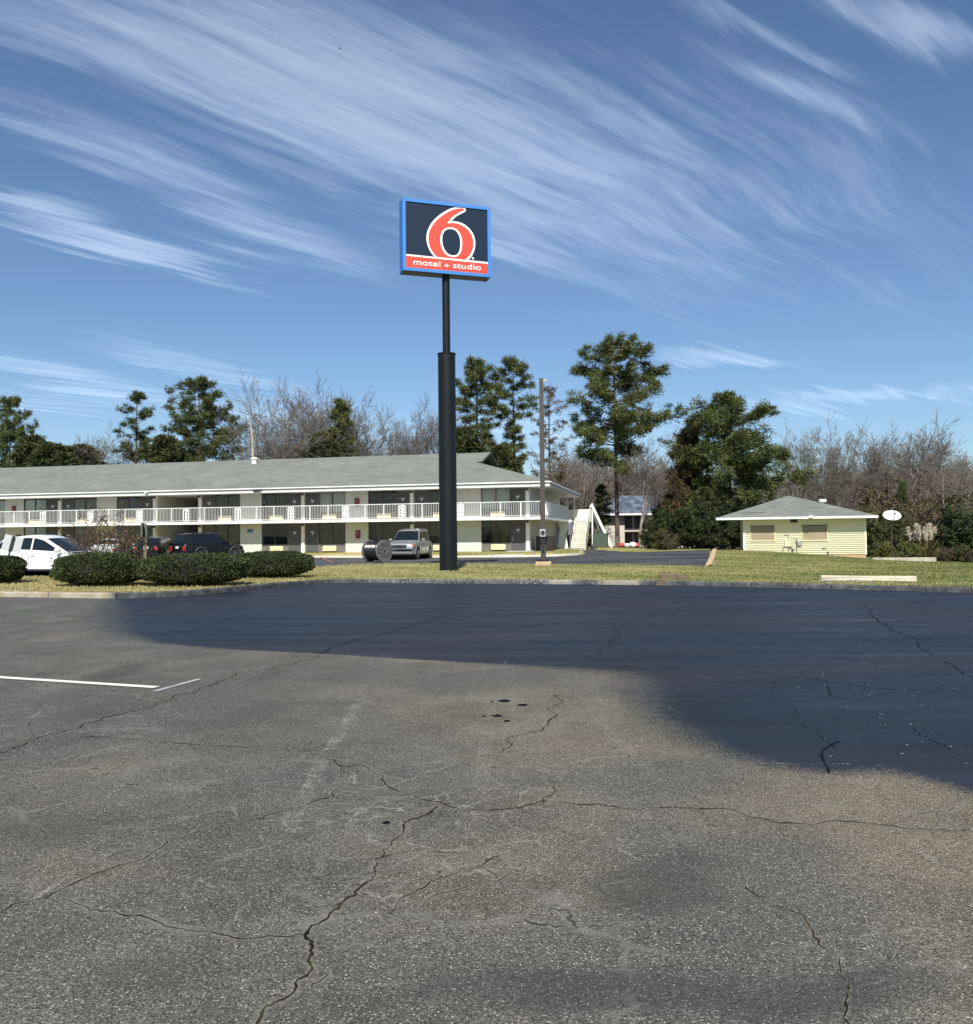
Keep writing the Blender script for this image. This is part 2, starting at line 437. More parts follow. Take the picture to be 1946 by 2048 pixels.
    edge = t.m('ADD', edge, t.m('MULTIPLY', t.m('SUBTRACT', sb.outputs[2], 0.5), t.m('MULTIPLY', soft, 1.5)))
    edge = t.m('ADD', edge, t.m('MULTIPLY', t.m('SUBTRACT', mid, 0.5), t.m('MULTIPLY', soft, 1.2)))
    sm = t.ramp(edge, t.m('MULTIPLY', soft, -0.35), t.m('ADD', t.m('MULTIPLY', soft, 0.25), 0.05))
    pn = t.noise(t.mapping(vec, (0.13, 0.35, 1), loc=(4, 9, 0)), 1.0, 3, 0.5)
    sealc = t.mix(t.ramp(pn, 0.42, 0.58), (0.0065, 0.0105, 0.0155), (0.0135, 0.0125, 0.0150))
    glint = t.m('MULTIPLY', t.ramp(sc_.outputs[1], 0.93, 0.94), t.ramp(t.voro(vec, 62), 0.14, 0.28, 1.0, 0.0))  # sparkle on the sealer, painted into its colour as bright specks
    vE = t.node('ShaderNodeSeparateColor', {0: t.voro(vec, 13, out='Color')})
    glint = t.m('MAXIMUM', glint, t.m('MULTIPLY', t.ramp(vE.outputs[0], 0.80, 0.82), t.ramp(t.voro(vec, 13), 0.10, 0.17, 1.0, 0.0)))
    glint = t.m('MULTIPLY', glint, t.ramp(t.noise(vec, 0.35, 3), 0.45, 0.58))
    q1 = t.ramp(t.noise(t.mapping(vec, (0.35, 1.6, 1), loc=(2, 5, 0)), 1.0, 5, 0.65), 0.3, 0.7, 0.70, 1.45, False)
    sealc = t.mix(1.0, sealc, t.comb(q1, q1, q1), 'MULTIPLY')
    sealc = t.mix(t.m('MULTIPLY', glint, 0.5), sealc, (0.50, 0.51, 0.54))
    sealc = t.mix(t.m('MULTIPLY', line, 0.9), sealc, (0.004, 0.004, 0.005))
    col = t.mix(sm, base2, sealc)
    streak = t.noise(t.mapping(vec, (0.25, 2.2, 1)), 1.0, 4, 0.6)
    rs = t.ramp(streak, 0.3, 0.7, 0.36, 0.70, False)
    rough = t.m('ADD', t.m('MULTIPLY', sm, rs), t.m('MULTIPLY', t.m('SUBTRACT', 1.0, sm), 0.88))
    hgt = t.m('ADD', t.m('MULTIPLY', vD, -0.9), t.m('MULTIPLY', sb.outputs[0], 0.35))
    hgt = t.m('SUBTRACT', hgt, t.m('MULTIPLY', line, 2.0))
    b = t.node('ShaderNodeBump', {'Height': hgt, 'Strength': t.m('SUBTRACT', 0.75, t.m('MULTIPLY', sm, 0.40)), 'Distance': 0.005})
    p = t.node('ShaderNodeBsdfPrincipled', {'Base Color': col, 'Roughness': rough, 'Normal': b.outputs[0],
               'Specular IOR Level': t.m('ADD', t.m('MULTIPLY', sm, 0.22), 0.22)})
    t.node('ShaderNodeOutputMaterial', {'Surface': p.outputs[0]})
    return m

SEAL = [(225, 1135), (215, 1160), (205, 1185), (212, 1205), (235, 1222), (300, 1240), (420, 1251), (620, 1261), (800, 1272), (1000, 1284), (1130, 1292), (1195, 1299),
        (1222, 1315), (1222, 1340), (1235, 1362), (1270, 1395), (1330, 1430), (1400, 1456), (1470, 1474), (1560, 1490), (1660, 1492), (1720, 1490),
        (1790, 1506), (1876, 1532), (2150, 1620)]
sealw = [gnd(x*S, y*S) for x, y in SEAL]
sp_ = np.array([(p.x, p.y) for p in sealw])
sp_ = np.vstack([[sp_[0, 0]-.4, 26.0], sp_, [60, 4.0], [60, 40], [sp_[0, 0]-.4, 40]])
def poly_sd(px, py, P):
    n = len(P); dmin = np.full(px.shape, 1e9); ins = np.zeros(px.shape, bool)
    for i in range(n):
        a = P[i]; b = P[(i+1) % n]; ab = b-a
        t = np.clip(((px-a[0])*ab[0] + (py-a[1])*ab[1])/(ab@ab + 1e-12), 0, 1)
        dmin = np.minimum(dmin, np.hypot(px-a[0]-t*ab[0], py-a[1]-t*ab[1]))
        c = ((a[1] > py) != (b[1] > py)) & (px < (b[0]-a[0])*(py-a[1])/((b[1]-a[1]) + 1e-12) + a[0]); ins ^= c
    return np.where(ins, dmin, -dmin)

xs = np.unique(np.r_[np.linspace(-300, -40, 14), np.linspace(-40, -17, 24), np.arange(-17, 20.01, .2), np.linspace(20, 60, 30), np.linspace(60, 300, 12)])
ysn = np.r_[np.linspace(-60, 1, 10), np.arange(1.2, 19.9, .16)]
tt = np.linspace(0, 1, 42)[1:]
XX = np.repeat(xs[None], len(ysn)+len(tt), 0)
ky = np.where(np.abs(xs) <= 60, kerb_y(xs), np.where(xs < 0, 27, -8)) + 0.04
YY = np.zeros_like(XX)
y1 = np.minimum(ysn[-1], ky - 0.5)
for j, yv in enumerate(ysn): YY[j] = np.minimum(yv, -60 + (yv+60)*(y1+60)/(ysn[-1]+60))
for j, tv in enumerate(tt): YY[len(ysn)+j] = y1 + (ky - y1)*tv
ZZ = np.zeros_like(XX)
sd = np.clip(poly_sd(XX, YY, sp_), -3, 3)
oil = np.zeros_like(XX)
for (x, y, rx, ry, a) in [(1540, 1915, .35, .14, 1.0), (1720, 1890, .4, .2, .7), (1100, 1925, .45, .14, .8), (1330, 1930, .4, .14, .8), (1860, 1900, .3, .2, .6), (300, 1880, .5, .3, .6),
                          (1255, 1715, .42, .36, .9), (1330, 1660, .4, .3, .7), (1130, 1900, .9, .22, .8), (500, 1370, .5, 1.2, .6), (200, 1370, .8, 1.2, .6), (700, 1940, .5, .2, .6), (90, 1600, .8, .7, .6), (320, 1560, .5, .4, .45),
                          (1450, 1960, .3, .15, .6), (230, 1295, .4, 1.2, .8), (520, 1300, .3, 1.2, .6)]:
    c = gnd(x*S, y*S)
    oil = np.maximum(oil, a*np.exp(-(((XX-c.x)/rx)**2 + ((YY-c.y)/ry)**2)))
# how soft the spray edge of the sealer is: sharp on the far run, feathered on the right and near
soft = 0.06 + 0.42*np.exp(-((XX-1.9)/1.6)**2 - ((YY-9.0)/2.2)**2) + 0.22*np.exp(-((XX-3.2)/1.6)**2 - ((YY-6.6)/.9)**2) + 0.7*np.exp(-((XX+8.5)/3.0)**2 - ((YY-18)/7.0)**2)
lot = grid_mesh('parking_lot', XX, YY, ZZ, asphalt_material(), {'seal': sd, 'oil': oil, 'soft': soft})
tag(lot, kind='structure', label='cracked grey asphalt parking lot with a dark freshly sealed area')

def lawn_fn(t, vec, c, p):
    a = t.noise(vec, 0.16, 4, 0.6); b = t.noise(t.mapping(vec, (0.35, 1.3, 1)), 1.0, 5, 0.65); f = t.noise(t.mapping(vec, (3, 9, 3)), 2.0, 3, 0.7)
    k = t.m('ADD', t.m('MULTIPLY', a, 0.7), t.m('ADD', t.m('MULTIPLY', b, 1.2), t.m('MULTIPLY', f, 0.5)))
    sx = t.node('ShaderNodeSeparateXYZ', {0: vec})
    k = t.m('SUBTRACT', k, t.ramp(sx.outputs[0], 4, 22, 0.0, 0.10))
    g = t.ramp(k, 1.0, 1.38)
    c1 = t.mix(g, (0.11, 0.14, 0.038), (0.40, 0.325, 0.135))
    br = t.ramp(t.noise(t.mapping(vec, (1.0, 2.5, 1), loc=(9, 3, 0)), 0.9, 4, 0.6), 0.60, 0.72, 0.0, 0.6)
    c1 = t.mix(br, c1, (0.28, 0.18, 0.09))
    kk = t.ramp(t.noise(vec, 14, 3, 0.8), 0.3, 0.7, 0.62, 1.35, False)
    # the far country beyond the lots is woodland floor
    far = t.ramp(sx.outputs[1], 74, 84)
    c1 = t.mix(far, c1, (0.075, 0.058, 0.038))
    return t.mix(1.0, c1, t.comb(kk, kk, kk), 'MULTIPLY')
M_lawn = mat('dormant lawn', (0.2, 0.2, 0.08), 0.95, var=0, fn=lawn_fn, bump=0.8, bscale=22, spec=0.1)
xs = np.unique(np.r_[np.linspace(-600, -80, 14), np.linspace(-80, -45, 18), np.arange(-45, 35.01, .35), np.linspace(35, 80, 20), np.linspace(80, 600, 14)])
tq = np.unique(np.r_[np.arange(0, 3, .25), np.arange(3, 62, .6), np.linspace(62, 140, 30), np.linspace(140, 1800, 18)])
XX = np.repeat(xs[None], len(tq), 0)
k0 = np.where(np.abs(xs) <= 60, kerb_y(xs), np.where(xs < 0, 27, -8)) + .10
YY = k0[None] + tq[:, None]
ZZ = H(XX, YY)
roadband = (YY > near_y(XX)) & (YY < far_y(XX)) & (XX < 15.5) & (XX > -90)
ZZ = np.where(roadband, ZZ - 0.03, ZZ)
lawn = grid_mesh('ground', XX, YY, ZZ, M_lawn)
tag(lawn, kind='structure', label='patchy yellow green winter lawn behind the parking lot kerb')

def road_fn(t, vec, c, p):
    n = t.noise(t.mapping(vec, (0.10, 0.6, 1)), 1.0, 4, 0.6)
    f = t.ramp(t.noise(vec, 30, 3, 0.8), 0.3, 0.7, 0.8, 1.2, False)
    c = t.mix(t.ramp(n, 0.35, 0.68), (0.030, 0.032, 0.036), (0.095, 0.096, 0.098))
    ce = t.voro(t.mapping(vec, (1, 1, 0)), 0.28, 'DISTANCE_TO_EDGE')
    c = t.mix(t.ramp(ce, 0.01, 0.03, 0.6, 0.0), c, (0.015, 0.015, 0.015))
    return t.mix(1.0, c, t.comb(f, f, f), 'MULTIPLY')
M_road = mat('driveway asphalt', (0.06, 0.06, 0.06), 0.7, var=0, fn=road_fn, spec=0.25)
xs = np.unique(np.r_[np.arange(-90, -6, 1.5), np.arange(-6, 15.95, .4)])
tq = np.linspace(0, 1, 44)
XX = np.repeat(xs[None], len(tq), 0)
YY = near_y(xs)[None] + (far_y(xs)-near_y(xs))[None]*tq[:, None]
road = grid_mesh('driveway', XX, YY, H(XX, YY)+.012, M_road)
tag(road, kind='structure', label='dark asphalt driveway curving round the motel')

# ---- kerbs
def kerb_fn(t, vec, c, p):
    a = t.node('ShaderNodeAttribute', attribute_name='stain').outputs['Fac']      # 0 bare concrete .. 1 oversprayed with sealer
    w = t.node('ShaderNodeAttribute', attribute_name='chips').outputs['Fac']
    n = t.noise(vec, 2.2, 5, 0.6)
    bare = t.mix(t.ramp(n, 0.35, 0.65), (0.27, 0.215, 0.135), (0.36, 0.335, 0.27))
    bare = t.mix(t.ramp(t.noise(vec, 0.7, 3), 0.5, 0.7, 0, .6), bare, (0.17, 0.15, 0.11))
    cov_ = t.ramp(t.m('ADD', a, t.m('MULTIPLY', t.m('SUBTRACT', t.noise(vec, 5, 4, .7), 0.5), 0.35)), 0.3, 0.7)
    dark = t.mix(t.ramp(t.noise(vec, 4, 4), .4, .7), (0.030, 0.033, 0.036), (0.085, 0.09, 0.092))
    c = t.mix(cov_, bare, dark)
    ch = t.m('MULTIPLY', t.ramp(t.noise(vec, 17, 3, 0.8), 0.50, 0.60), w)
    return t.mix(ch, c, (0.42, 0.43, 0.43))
M_kerb = mat('kerb concrete', (0.3, 0.3, 0.3), 0.85, var=0, fn=kerb_fn, bump=0.4, bscale=25)
def sweep_kerb(name, pts, prof, m, seg=2.4, gap=0.014, attrf=None, zf=None, parent=None, skip=()):
    """pts: 2-D path; prof: (offset to the left of travel, z); cut into cast lengths with open joints"""
    P = np.array(pts, float); d = np.r_[0, np.cumsum(np.hypot(*np.diff(P, axis=0).T))]
    L = d[-1]; V = []; F = []; S_ = []; C_ = []; s0 = 0.0; k = len(prof); q = 0
    rnd = random.Random(5)
    while s0 < L:
        s1 = min(s0 + seg*rnd.uniform(.9, 1.05), L)
        if q not in skip:
            ss = np.linspace(s0+gap, s1-gap, max(2, int((s1-s0)/.5)+1))
            b = len(V); jit = rnd.uniform(-.008, .008)
            for s in ss:
                x = np.interp(s, d, P[:, 0]); y = np.interp(s, d, P[:, 1])
                x2 = np.interp(s+.05, d, P[:, 0]); y2 = np.interp(s+.05, d, P[:, 1]); x1 = np.interp(s-.05, d, P[:, 0]); y1 = np.interp(s-.05, d, P[:, 1])
                tx, ty = x2-x1, y2-y1; l = math.hypot(tx, ty) + 1e-9; nx, ny = -ty/l, tx/l
                zb = zf(x, y) if zf else 0.0
                for (o, z) in prof:
                    V.append((x+nx*o, y+ny*o, zb+z+jit)); a = attrf(x) if attrf else (0, 0); S_.append(a[0]); C_.append(a[1])
            n = len(ss)
            for i in range(n-1):
                for j in range(k-1): F.append((b+i*k+j, b+(i+1)*k+j, b+(i+1)*k+j+1, b+i*k+j+1))
            for e in (b, b+(n-1)*k):
                for j in range(1, k-2): F.append((e, e+j, e+j+1, e+j+1))
        s0 = s1; q += 1
    F = np.array(F)
    me = bpy.data.meshes.new(name); me.from_pydata(V, [], [tuple(dict.fromkeys(f)) for f in F.tolist()]); me.update()
    for an, av in (('stain', S_), ('chips', C_)):
        a = me.attributes.new(an, 'FLOAT', 'POINT'); a.data.foreach_set('value', np.array(av, np.float32))
    import bmesh
    bm = bmesh.new(); bm.from_mesh(me); bmesh.ops.recalc_face_normals(bm, faces=bm.faces); bm.to_mesh(me); bm.free()
    return link_mesh(name, me, m, parent)
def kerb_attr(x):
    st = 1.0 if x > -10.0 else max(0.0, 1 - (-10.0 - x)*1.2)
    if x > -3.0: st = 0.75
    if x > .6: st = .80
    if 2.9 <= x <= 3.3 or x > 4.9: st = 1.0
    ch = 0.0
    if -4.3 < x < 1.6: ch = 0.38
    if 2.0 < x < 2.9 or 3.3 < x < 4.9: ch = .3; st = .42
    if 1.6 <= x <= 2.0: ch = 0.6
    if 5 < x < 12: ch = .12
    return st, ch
kp = [(x, float(kerb_y(x))) for x in np.arange(-50, 40, .12)]
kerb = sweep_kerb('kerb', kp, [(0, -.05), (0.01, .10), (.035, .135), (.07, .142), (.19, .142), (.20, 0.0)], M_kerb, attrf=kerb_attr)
tag(kerb, kind='structure', label='cast concrete kerb between the parking lot and the lawn')
fp = [(x, float(far_y(x))) for x in np.r_[np.arange(-60, 2.4, 1.0), np.arange(2.4, 7.8, .2)]]
k2 = sweep_kerb('kerb', fp, [(0, -.05), (0.0, .12), (.03, .15), (.18, .15), (.2, 0.0)], mat('pale kerb concrete', (0.55, 0.50, 0.42), 0.85, var=.15), zf=hz, seg=3)
tag(k2, kind='structure', label='pale kerb along the motel side of the driveway')
EP = [(9.85, 38.35), (12, 45.9), (14, 53.1), (16.2, 60.9)]
k3 = sweep_kerb('kerb', EP, [(0, .0), (0.0, .10), (-.25, .10), (-.26, 0.0)], mat('buff kerb concrete', (0.46, 0.33, 0.19), 0.85, var=.15), zf=hz, seg=3)
tag(k3, kind='structure', label='buff concrete edge closing the right end of the driveway')
# footpath slab from the driveway to the motel corner
a_ = motel_local
pv = [(-.2, 57.9), (2.1, 57.2), (3.4, 61.2), (1.6, 61.6)]
MB().add([(x, y, hz(x, y)+z) for z in (.05, -.1) for x, y in pv], [(0,1,2,3),(7,6,5,4),(0,4,5,1),(1,5,6,2),(2,6,7,3),(3,7,4,0)]).build('footpath', mat('path concrete', (0.42, .42, .40), .9))
tag(bpy.data.objects['footpath'], kind='structure')

# ---- cracks: open joints of the old surface, with worn paler lips
def crack_mat(name, dark):
    m = bpy.data.materials.new(name); m.use_nodes = True; t = NT(m.node_tree); t.n.clear()
    vec = t.node('ShaderNodeTexCoord').outputs['Object']
    n = t.noise(vec, 26, 4, .75)
    col = t.mix(t.ramp(t.noise(vec, 3, 3), .4, .65), (0.014, .012, .009), (.055, .043, .024)) if dark else t.mix(t.noise(vec, 60, 2), (.16, .152, .13), (.32, .305, .26))
    p = t.node('ShaderNodeBsdfPrincipled', {'Base Color': col, 'Roughness': .95, 'Specular IOR Level': .05})
    w = t.node('ShaderNodeAttribute', attribute_name='edge').outputs['Fac']
    if dark: al = t.ramp(t.m('ADD', w, t.m('MULTIPLY', t.m('SUBTRACT', n, .5), 2.2)), .34, .46)
    else: al = t.m('MULTIPLY', t.ramp(t.m('ADD', w, t.m('MULTIPLY', t.m('SUBTRACT', t.noise(vec, 45, 4, .8), .5), 1.8)), .25, .95), .5)
    t.put(p.inputs['Alpha'], al)
    t.node('ShaderNodeOutputMaterial', {'Surface': p.outputs[0]})
    return m
MC1 = crack_mat('open crack', True); MC2 = crack_mat('worn crack lip', False)
def crack(pix, w, halo=0.05, seed=0, fade=False):
    rnd = random.Random(seed); pts = [gnd(x*S, y*S) for x, y in pix]
    # subdivide with fractal jitter
    for it in range(5):
        out = [pts[0]]
        for a, b in zip(pts[:-1], pts[1:]):
            L = (b-a).length
            if L < .035: out.append(b); continue
            m_ = (a+b)/2; n = Vector((-(b-a).y, (b-a).x, 0))
            m_ = m_ + n*rnd.gauss(0, .11); out += [m_, b]
        pts = out
    for (nm, mt, ww, z) in (('crack_edge', MC2, halo*1.3, .003), ('crack', MC1, w*.95, .006)):
        V = []; E = []; F = []
        ph = rnd.uniform(0, 9)
        for i, p in enumerate(pts):
            d = (pts[min(i+1, len(pts)-1)] - pts[max(i-1, 0)]); n = Vector((-d.y, d.x, 0)).normalized()
            k = .35 + .75*abs(math.sin(i*.13+ph)*math.sin(i*.047+ph*2)) + rnd.uniform(0, .55)
            if i in (0, len(pts)-1): k = .05
            hw = ww*k*.5
            for s_, e_ in ((-1, 0), (0, 1), (1, 0)): V.append((p.x+n.x*hw*s_, p.y+n.y*hw*s_, z)); E.append(e_)
            if i:
                b = (i-1)*3; F += [(b, b+3, b+4, b+1), (b+1, b+4, b+5, b+2)]
        np_mesh(nm, V, F, mt, lot, {'edge': E})
CR = [([(493,1980),(530,1935),(572,1905),(598,1862),(598,1835),(590,1803),(635,1765),(700,1708),(726,1665),(735,1640),(775,1610),(800,1580),(845,1555)], .020, .09),
      ([(590,1803),(520,1806),(430,1805),(330,1790),(240,1768),(190,1757),(150,1745),(95,1735)], .010, .07),
      ([(0,1762),(60,1738),(95,1730),(135,1708),(175,1690),(240,1668),(300,1640),(330,1618),(420,1592),(540,1565),(620,1542),(650,1520),(700,1512)], .012, .06),
      ([(0,1454),(48,1436),(115,1413),(160,1398),(260,1372),(335,1342),(430,1312),(530,1288),(615,1265)], .022, .05),
      ([(150,1420),(215,1424),(330,1432),(450,1440),(560,1443),(610,1455),(655,1477),(740,1497),(770,1528),(830,1546),(910,1562),(990,1560),(1045,1545),(1110,1552),(1230,1562),(1340,1560),(1440,1575),(1500,1588),(1610,1583),(1700,1592),(1876,1602)], .016, .06),
      ([(1080,1340),(1084,1352),(1065,1385),(1030,1412),(985,1440),(970,1448)], .016, .05),
      ([(1062,1500),(1068,1530),(1050,1550)], .010, .05),
      ([(1425,1708),(1500,1750),(1548,1765),(1562,1790),(1580,1815),(1620,1850),(1622,1880),(1634,1920),(1625,1965),(1640,1990)], .011, .03),
      ([(600,1910),(640,1880)], .006, .05),
      ([(745,1762),(800,1740),(890,1715),(960,1700),(1010,1685),(1040,1660),(1045,1640)], .007, .05),
      ([(745,1760),(770,1735),(830,1700),(880,1685),(930,1670),(965,1650)], .010, .06),
      ([(740,1762),(790,1768),(830,1785)], .007, .06), ([(700,1712),(640,1700),(560,1680)], .006, .07), ([(535,1800),(560,1770),(560,1745)], .006, .07),
      ([(905,1562),(900,1590),(870,1620),(840,1640)], .009, .06), ([(655,1477),(662,1500),(675,1515)], .009, .04),
      ([(650,1522),(700,1530),(800,1560)], .004, .07), ([(730,1650),(800,1648),(900,1640)], .003, .06), ([(740,1620),(830,1625)], .003, .06),
      ([(0,1318),(60,1305),(140,1290),(180,1280)], .012, .05), ([(0,1412),(45,1408),(60,1395)], .008, .05), ([(95,1735),(60,1700),(0,1694)], .004, .07),
      ([(160,1690),(150,1672),(190,1660)], .008, .06), ([(1000,1710),(1060,1700)], .004, .04)]
PALE = [[(310,600),(560,600),(880,600)],[(480,770),(640,785),(900,760),(1060,775)],[(330,890),(460,860),(660,835),(830,830)],[(330,890),(400,930),(540,960),(600,960)],
        [(470,560),(560,585),(840,570)],[(440,730),(470,770),(440,860)],[(560,620),(600,700),(650,740)],[(830,470),(900,460),(980,430)],[(1080,440),(1230,445),(1330,470)],
        [(1100,430),(1160,470),(1100,500)],[(290,960),(300,1010),(270,1060)],[(440,1060),(540,1010),(660,980)],[(1430,700),(1700,710),(1876,720)],[(1000,790),(1180,780)],
        [(660,800),(800,810),(900,800)],[(700,480),(780,490),(920,450),(980,400)],[(870,600),(900,650),(820,720)],[(600,520),(700,525),(900,520)],[(520,340),(640,300),(760,290)],
        [(1240,580),(1260,640)],[(640,1100),(560,1110),(500,1130)],[(1700,560),(1780,640),(1876,660)],[(200,520),(330,530),(450,540)],[(0,820),(90,790),(180,770)]]
for p_ in PALE: CR.append(([((400+x/1.876)/S, (1300+y/1.876)/S) for x, y in p_], .004, .055))
for i, (p_, w_, h_) in enumerate(CR): crack(p_, w_, h_, seed=i)
# cracks and seams printed through the fresh sealer
MC3 = mat('sealed crack', (.004, .004, .006), .8, var=0, spec=.1)
def seam(pix, w, seed):
    rnd = random.Random(seed); pts = [gnd(x*S, y*S) for x, y in pix]
    for it in range(4):
        out = [pts[0]]
        for a, b in zip(pts[:-1], pts[1:]):
            n = Vector((-(b-a).y, (b-a).x, 0)); out += [(a+b)/2 + n*rnd.gauss(0, .05), b]
        pts = out
    V = []; F = []
    for i, p in enumerate(pts):
        d = (pts[min(i+1, len(pts)-1)] - pts[max(i-1, 0)]); n = Vector((-d.y, d.x, 0)).normalized()*w*rnd.uniform(.05, .42)
        V += [(p.x-n.x, p.y-n.y, .004), (p.x+n.x, p.y+n.y, .004)]
        if i: b = 2*i-2; F.append((b, b+2, b+3, b+1))
    np_mesh('crack', V, F, MC3, lot)
for i, (p_, w_) in enumerate([([(615,1262),(700,1230),(780,1210),(860,1185),(940,1158),(985,1145)], .030), ([(610,1145),(680,1128),(740,1118)], .03),
      ([(1280,1140),(1230,1195),(1190,1230),(1150,1262)], .020), ([(1640,1160),(1720,1215),(1770,1240),(1800,1262)], .03), ([(1820,1275),(1876,1310)], .02),
      ([(1450,1295),(1560,1308),(1620,1318),(1680,1326),(1760,1330)], .020), ([(1595,1322),(1598,1335),(1606,1342)], .02),
      ([(1618,1430),(1585,1448),(1583,1458),(1595,1480),(1600,1492)], .030), ([(1240,1345),(1480,1344),(1650,1350),(1876,1362)], .010),
      ([(1480,1300),(1550,1400),(1610,1440)], .010), ([(1760,1400),(1800,1430),(1850,1450)], .012), ([(330,1225),(420,1200),(480,1185)], .02)]):
    seam(p_, w_, i)
# painted bay lines
def paint_mat(name, cover, col):
    m = bpy.data.materials.new(name); m.use_nodes = True; t = NT(m.node_tree); t.n.clear()
    vec = t.node('ShaderNodeTexCoord').outputs['Object']
    p = t.node('ShaderNodeBsdfPrincipled', {'Base Color': t.mix(t.noise(vec, 8, 3), col, tuple(c*.8 for c in col)), 'Roughness': .8})
    n = t.m('ADD', t.m('MULTIPLY', t.noise(vec, 110, 4, .85), .95), t.m('MULTIPLY', t.noise(vec, 5.0, 3, .6), .30))
    t.put(p.inputs['Alpha'], t.ramp(n, 1.25*(1-cover)+.02, 1.25*(1-cover)+.10))
    t.node('ShaderNodeOutputMaterial', {'Surface': p.outputs[0]}); return m
def line(pix, w, m, z=.008):
    a, b = [gnd(x*S, y*S) for x, y in pix]; d = (b-a); L = d.length; d.normalize(); n = Vector((-d.y, d.x, 0))*w/2
    k = max(2, int(L/.3)); V = []; F = []
    for i in range(k+1):
        p = a + d*(L*i/k); V += [(p.x-n.x, p.y-n.y, z), (p.x+n.x, p.y+n.y, z)]
        if i: b_ = 2*i-2; F.append((b_, b_+2, b_+3, b_+1))
    return np_mesh('painted_line', V, F, m, lot)
line([(-60, 1303), (302, 1326)], .11, paint_mat('bay line paint', .82, (.72, .72, .62)))
line([(298, 1334), (385, 1310)], .07, paint_mat('thin worn paint', .60, (.40, .39, .40)))
mw = paint_mat('worn bay paint', .48, (.52, .50, .42))
mw2 = paint_mat('nearly gone bay paint', .465, (.45, .42, .34))
line([(696, 1348), (635, 1448)], .10, mw); line([(620, 1470), (560, 1590)], .10, mw)
line([(948, 1350), (915, 1620)], .11, mw2); line([(1128, 1354), (1265, 1510)], .11, mw2); line([(1700, 1592), (1850, 1700)], .03, mw)
line([(200, 1650), (60, 1740)], .03, mw); line([(230, 1640), (130, 1690)], .03, mw)
line([(1410, 1473), (1640, 1475)], .012, mw); line([(145, 1212), (230, 1204)], .05, mw2)
# dark drips on the old surface
for i, (x, y, r) in enumerate([(973,1352,.060),(1008,1360,.055),(958,1381,.05),(934,1382,.025),(978,1391,.03),(948,1354,.02),(745,1588,.022)]):
    if r <= 0: continue
    c = gnd(x*S, y*S); rn = random.Random(i); n = 18
    MB().add([(c.x+math.cos(6.283*k/n)*r*rn.uniform(.6, 1.2), c.y+math.sin(6.283*k/n)*r*.95*rn.uniform(.6, 1.2), .0075+i*.0001) for k in range(n)], [tuple(range(n))]).build('oil_spot', MC3, lot)
# ================================================================ MOTEL
def shingle_fn(lo, hi):
    def f(t, vec, c, p):
        n = t.noise(t.mapping(vec, (1.3, 5.5, 5.5)), 1.0, 4, .7)
        w = t.noise(vec, .35, 3, .5)
        c = t.mix(t.ramp(n, .3, .7), lo, hi)
        k = t.ramp(w, .3, .7, .90, 1.10, False)
        return t.mix(1.0, c, t.comb(k, k, k), 'MULTIPLY')
    return f
M_shingle = mat('grey green shingles', (.2, .2, .18), .95, var=0, fn=shingle_fn((.125, .138, .116), (.200, .212, .182)), bump=.25, bscale=12, spec=.1)
def block_fn(t, vec, c, p):
    b = t.node('ShaderNodeTexBrick', {'Color1': (1, 1, 1), 'Color2': (.94, .94, .94), 'Mortar': (.80, .80, .80), 'Scale': 1.0, 'Mortar Size': .008, 'Brick Width': .4, 'Row Height': .2})
    sx = t.node('ShaderNodeSeparateXYZ', {0: vec})
    t.l.new(t.comb(t.m('ADD', sx.outputs[0], sx.outputs[1]), sx.outputs[2]), b.inputs['Vector'])
    c = t.mix(.6, c, t.mix(1.0, c, b.outputs[0], 'MULTIPLY'))
    d = t.ramp(t.noise(t.mapping(vec, (2.5, 2.5, .5)), 1.0, 4, .6), .5, .75, 0, .18)
    return t.mix(d, c, (.33, .31, .25))
M_wall = mat('painted block wall', (.57, .57, .51), .8, var=.05, fn=block_fn)
M_white = mat('white paint', (.78, .77, .72), .55, var=.05)
M_cream = mat('cream paint', (.72, .70, .60), .7, var=.08)
M_gutter = mat('gutter grey', (.36, .36, .36), .5, var=.05)
M_soffit = mat('soffit paint', (.62, .61, .58), .8, var=.05)
M_bronze = mat('dark grey trim', (.060, .060, .056), .6, var=.10)
M_panel = mat('brown grey panel', (.135, .125, .108), .75, var=.1)
M_door = mat('charcoal door paint', (.075, .076, .073), .55, var=.08)
M_ac = mat('aged cream metal', (.80, .70, .44), .6, var=.08)
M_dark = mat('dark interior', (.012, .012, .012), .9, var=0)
M_metal = mat('dull metal', (.42, .42, .42), .4, var=.1, metal=.6)
M_black = mat('black metal', (.012, .013, .015), .45, var=.1)
def curtain_mat(nm, a, b):
    return mat(nm, a, .9, var=0, fn=lambda t, v, c, p: t.mix(t.noise(t.mapping(v, (9, 1, .4)), 1.0, 3, .6), a, b))
M_cur = [curtain_mat('olive curtain', (.055, .052, .026), (.115, .105, .058)), curtain_mat('grey curtain', (.50, .50, .47), (.62, .62, .58)), curtain_mat('dark curtain', (.018, .018, .014), (.05, .048, .03))]
def glass_mat(nm, tint=(.93, .95, .94), refl=1.0, rough=.02):
    m = bpy.data.materials.new(nm); m.use_nodes = True; t = NT(m.node_tree); t.n.clear()
    fr = t.node('ShaderNodeFresnel', {'IOR': 1.55}); tr = t.node('ShaderNodeBsdfTransparent', {0: tint}); gl = t.node('ShaderNodeBsdfGlossy', {'Roughness': rough})
    mx = t.node('ShaderNodeMixShader', {0: t.m('MULTIPLY', fr.outputs[0], refl, clamp=True), 1: tr.outputs[0], 2: gl.outputs[0]})
    t.node('ShaderNodeOutputMaterial', {'Surface': mx.outputs[0]}); return m
M_glass = glass_mat('window glass', refl=.5)

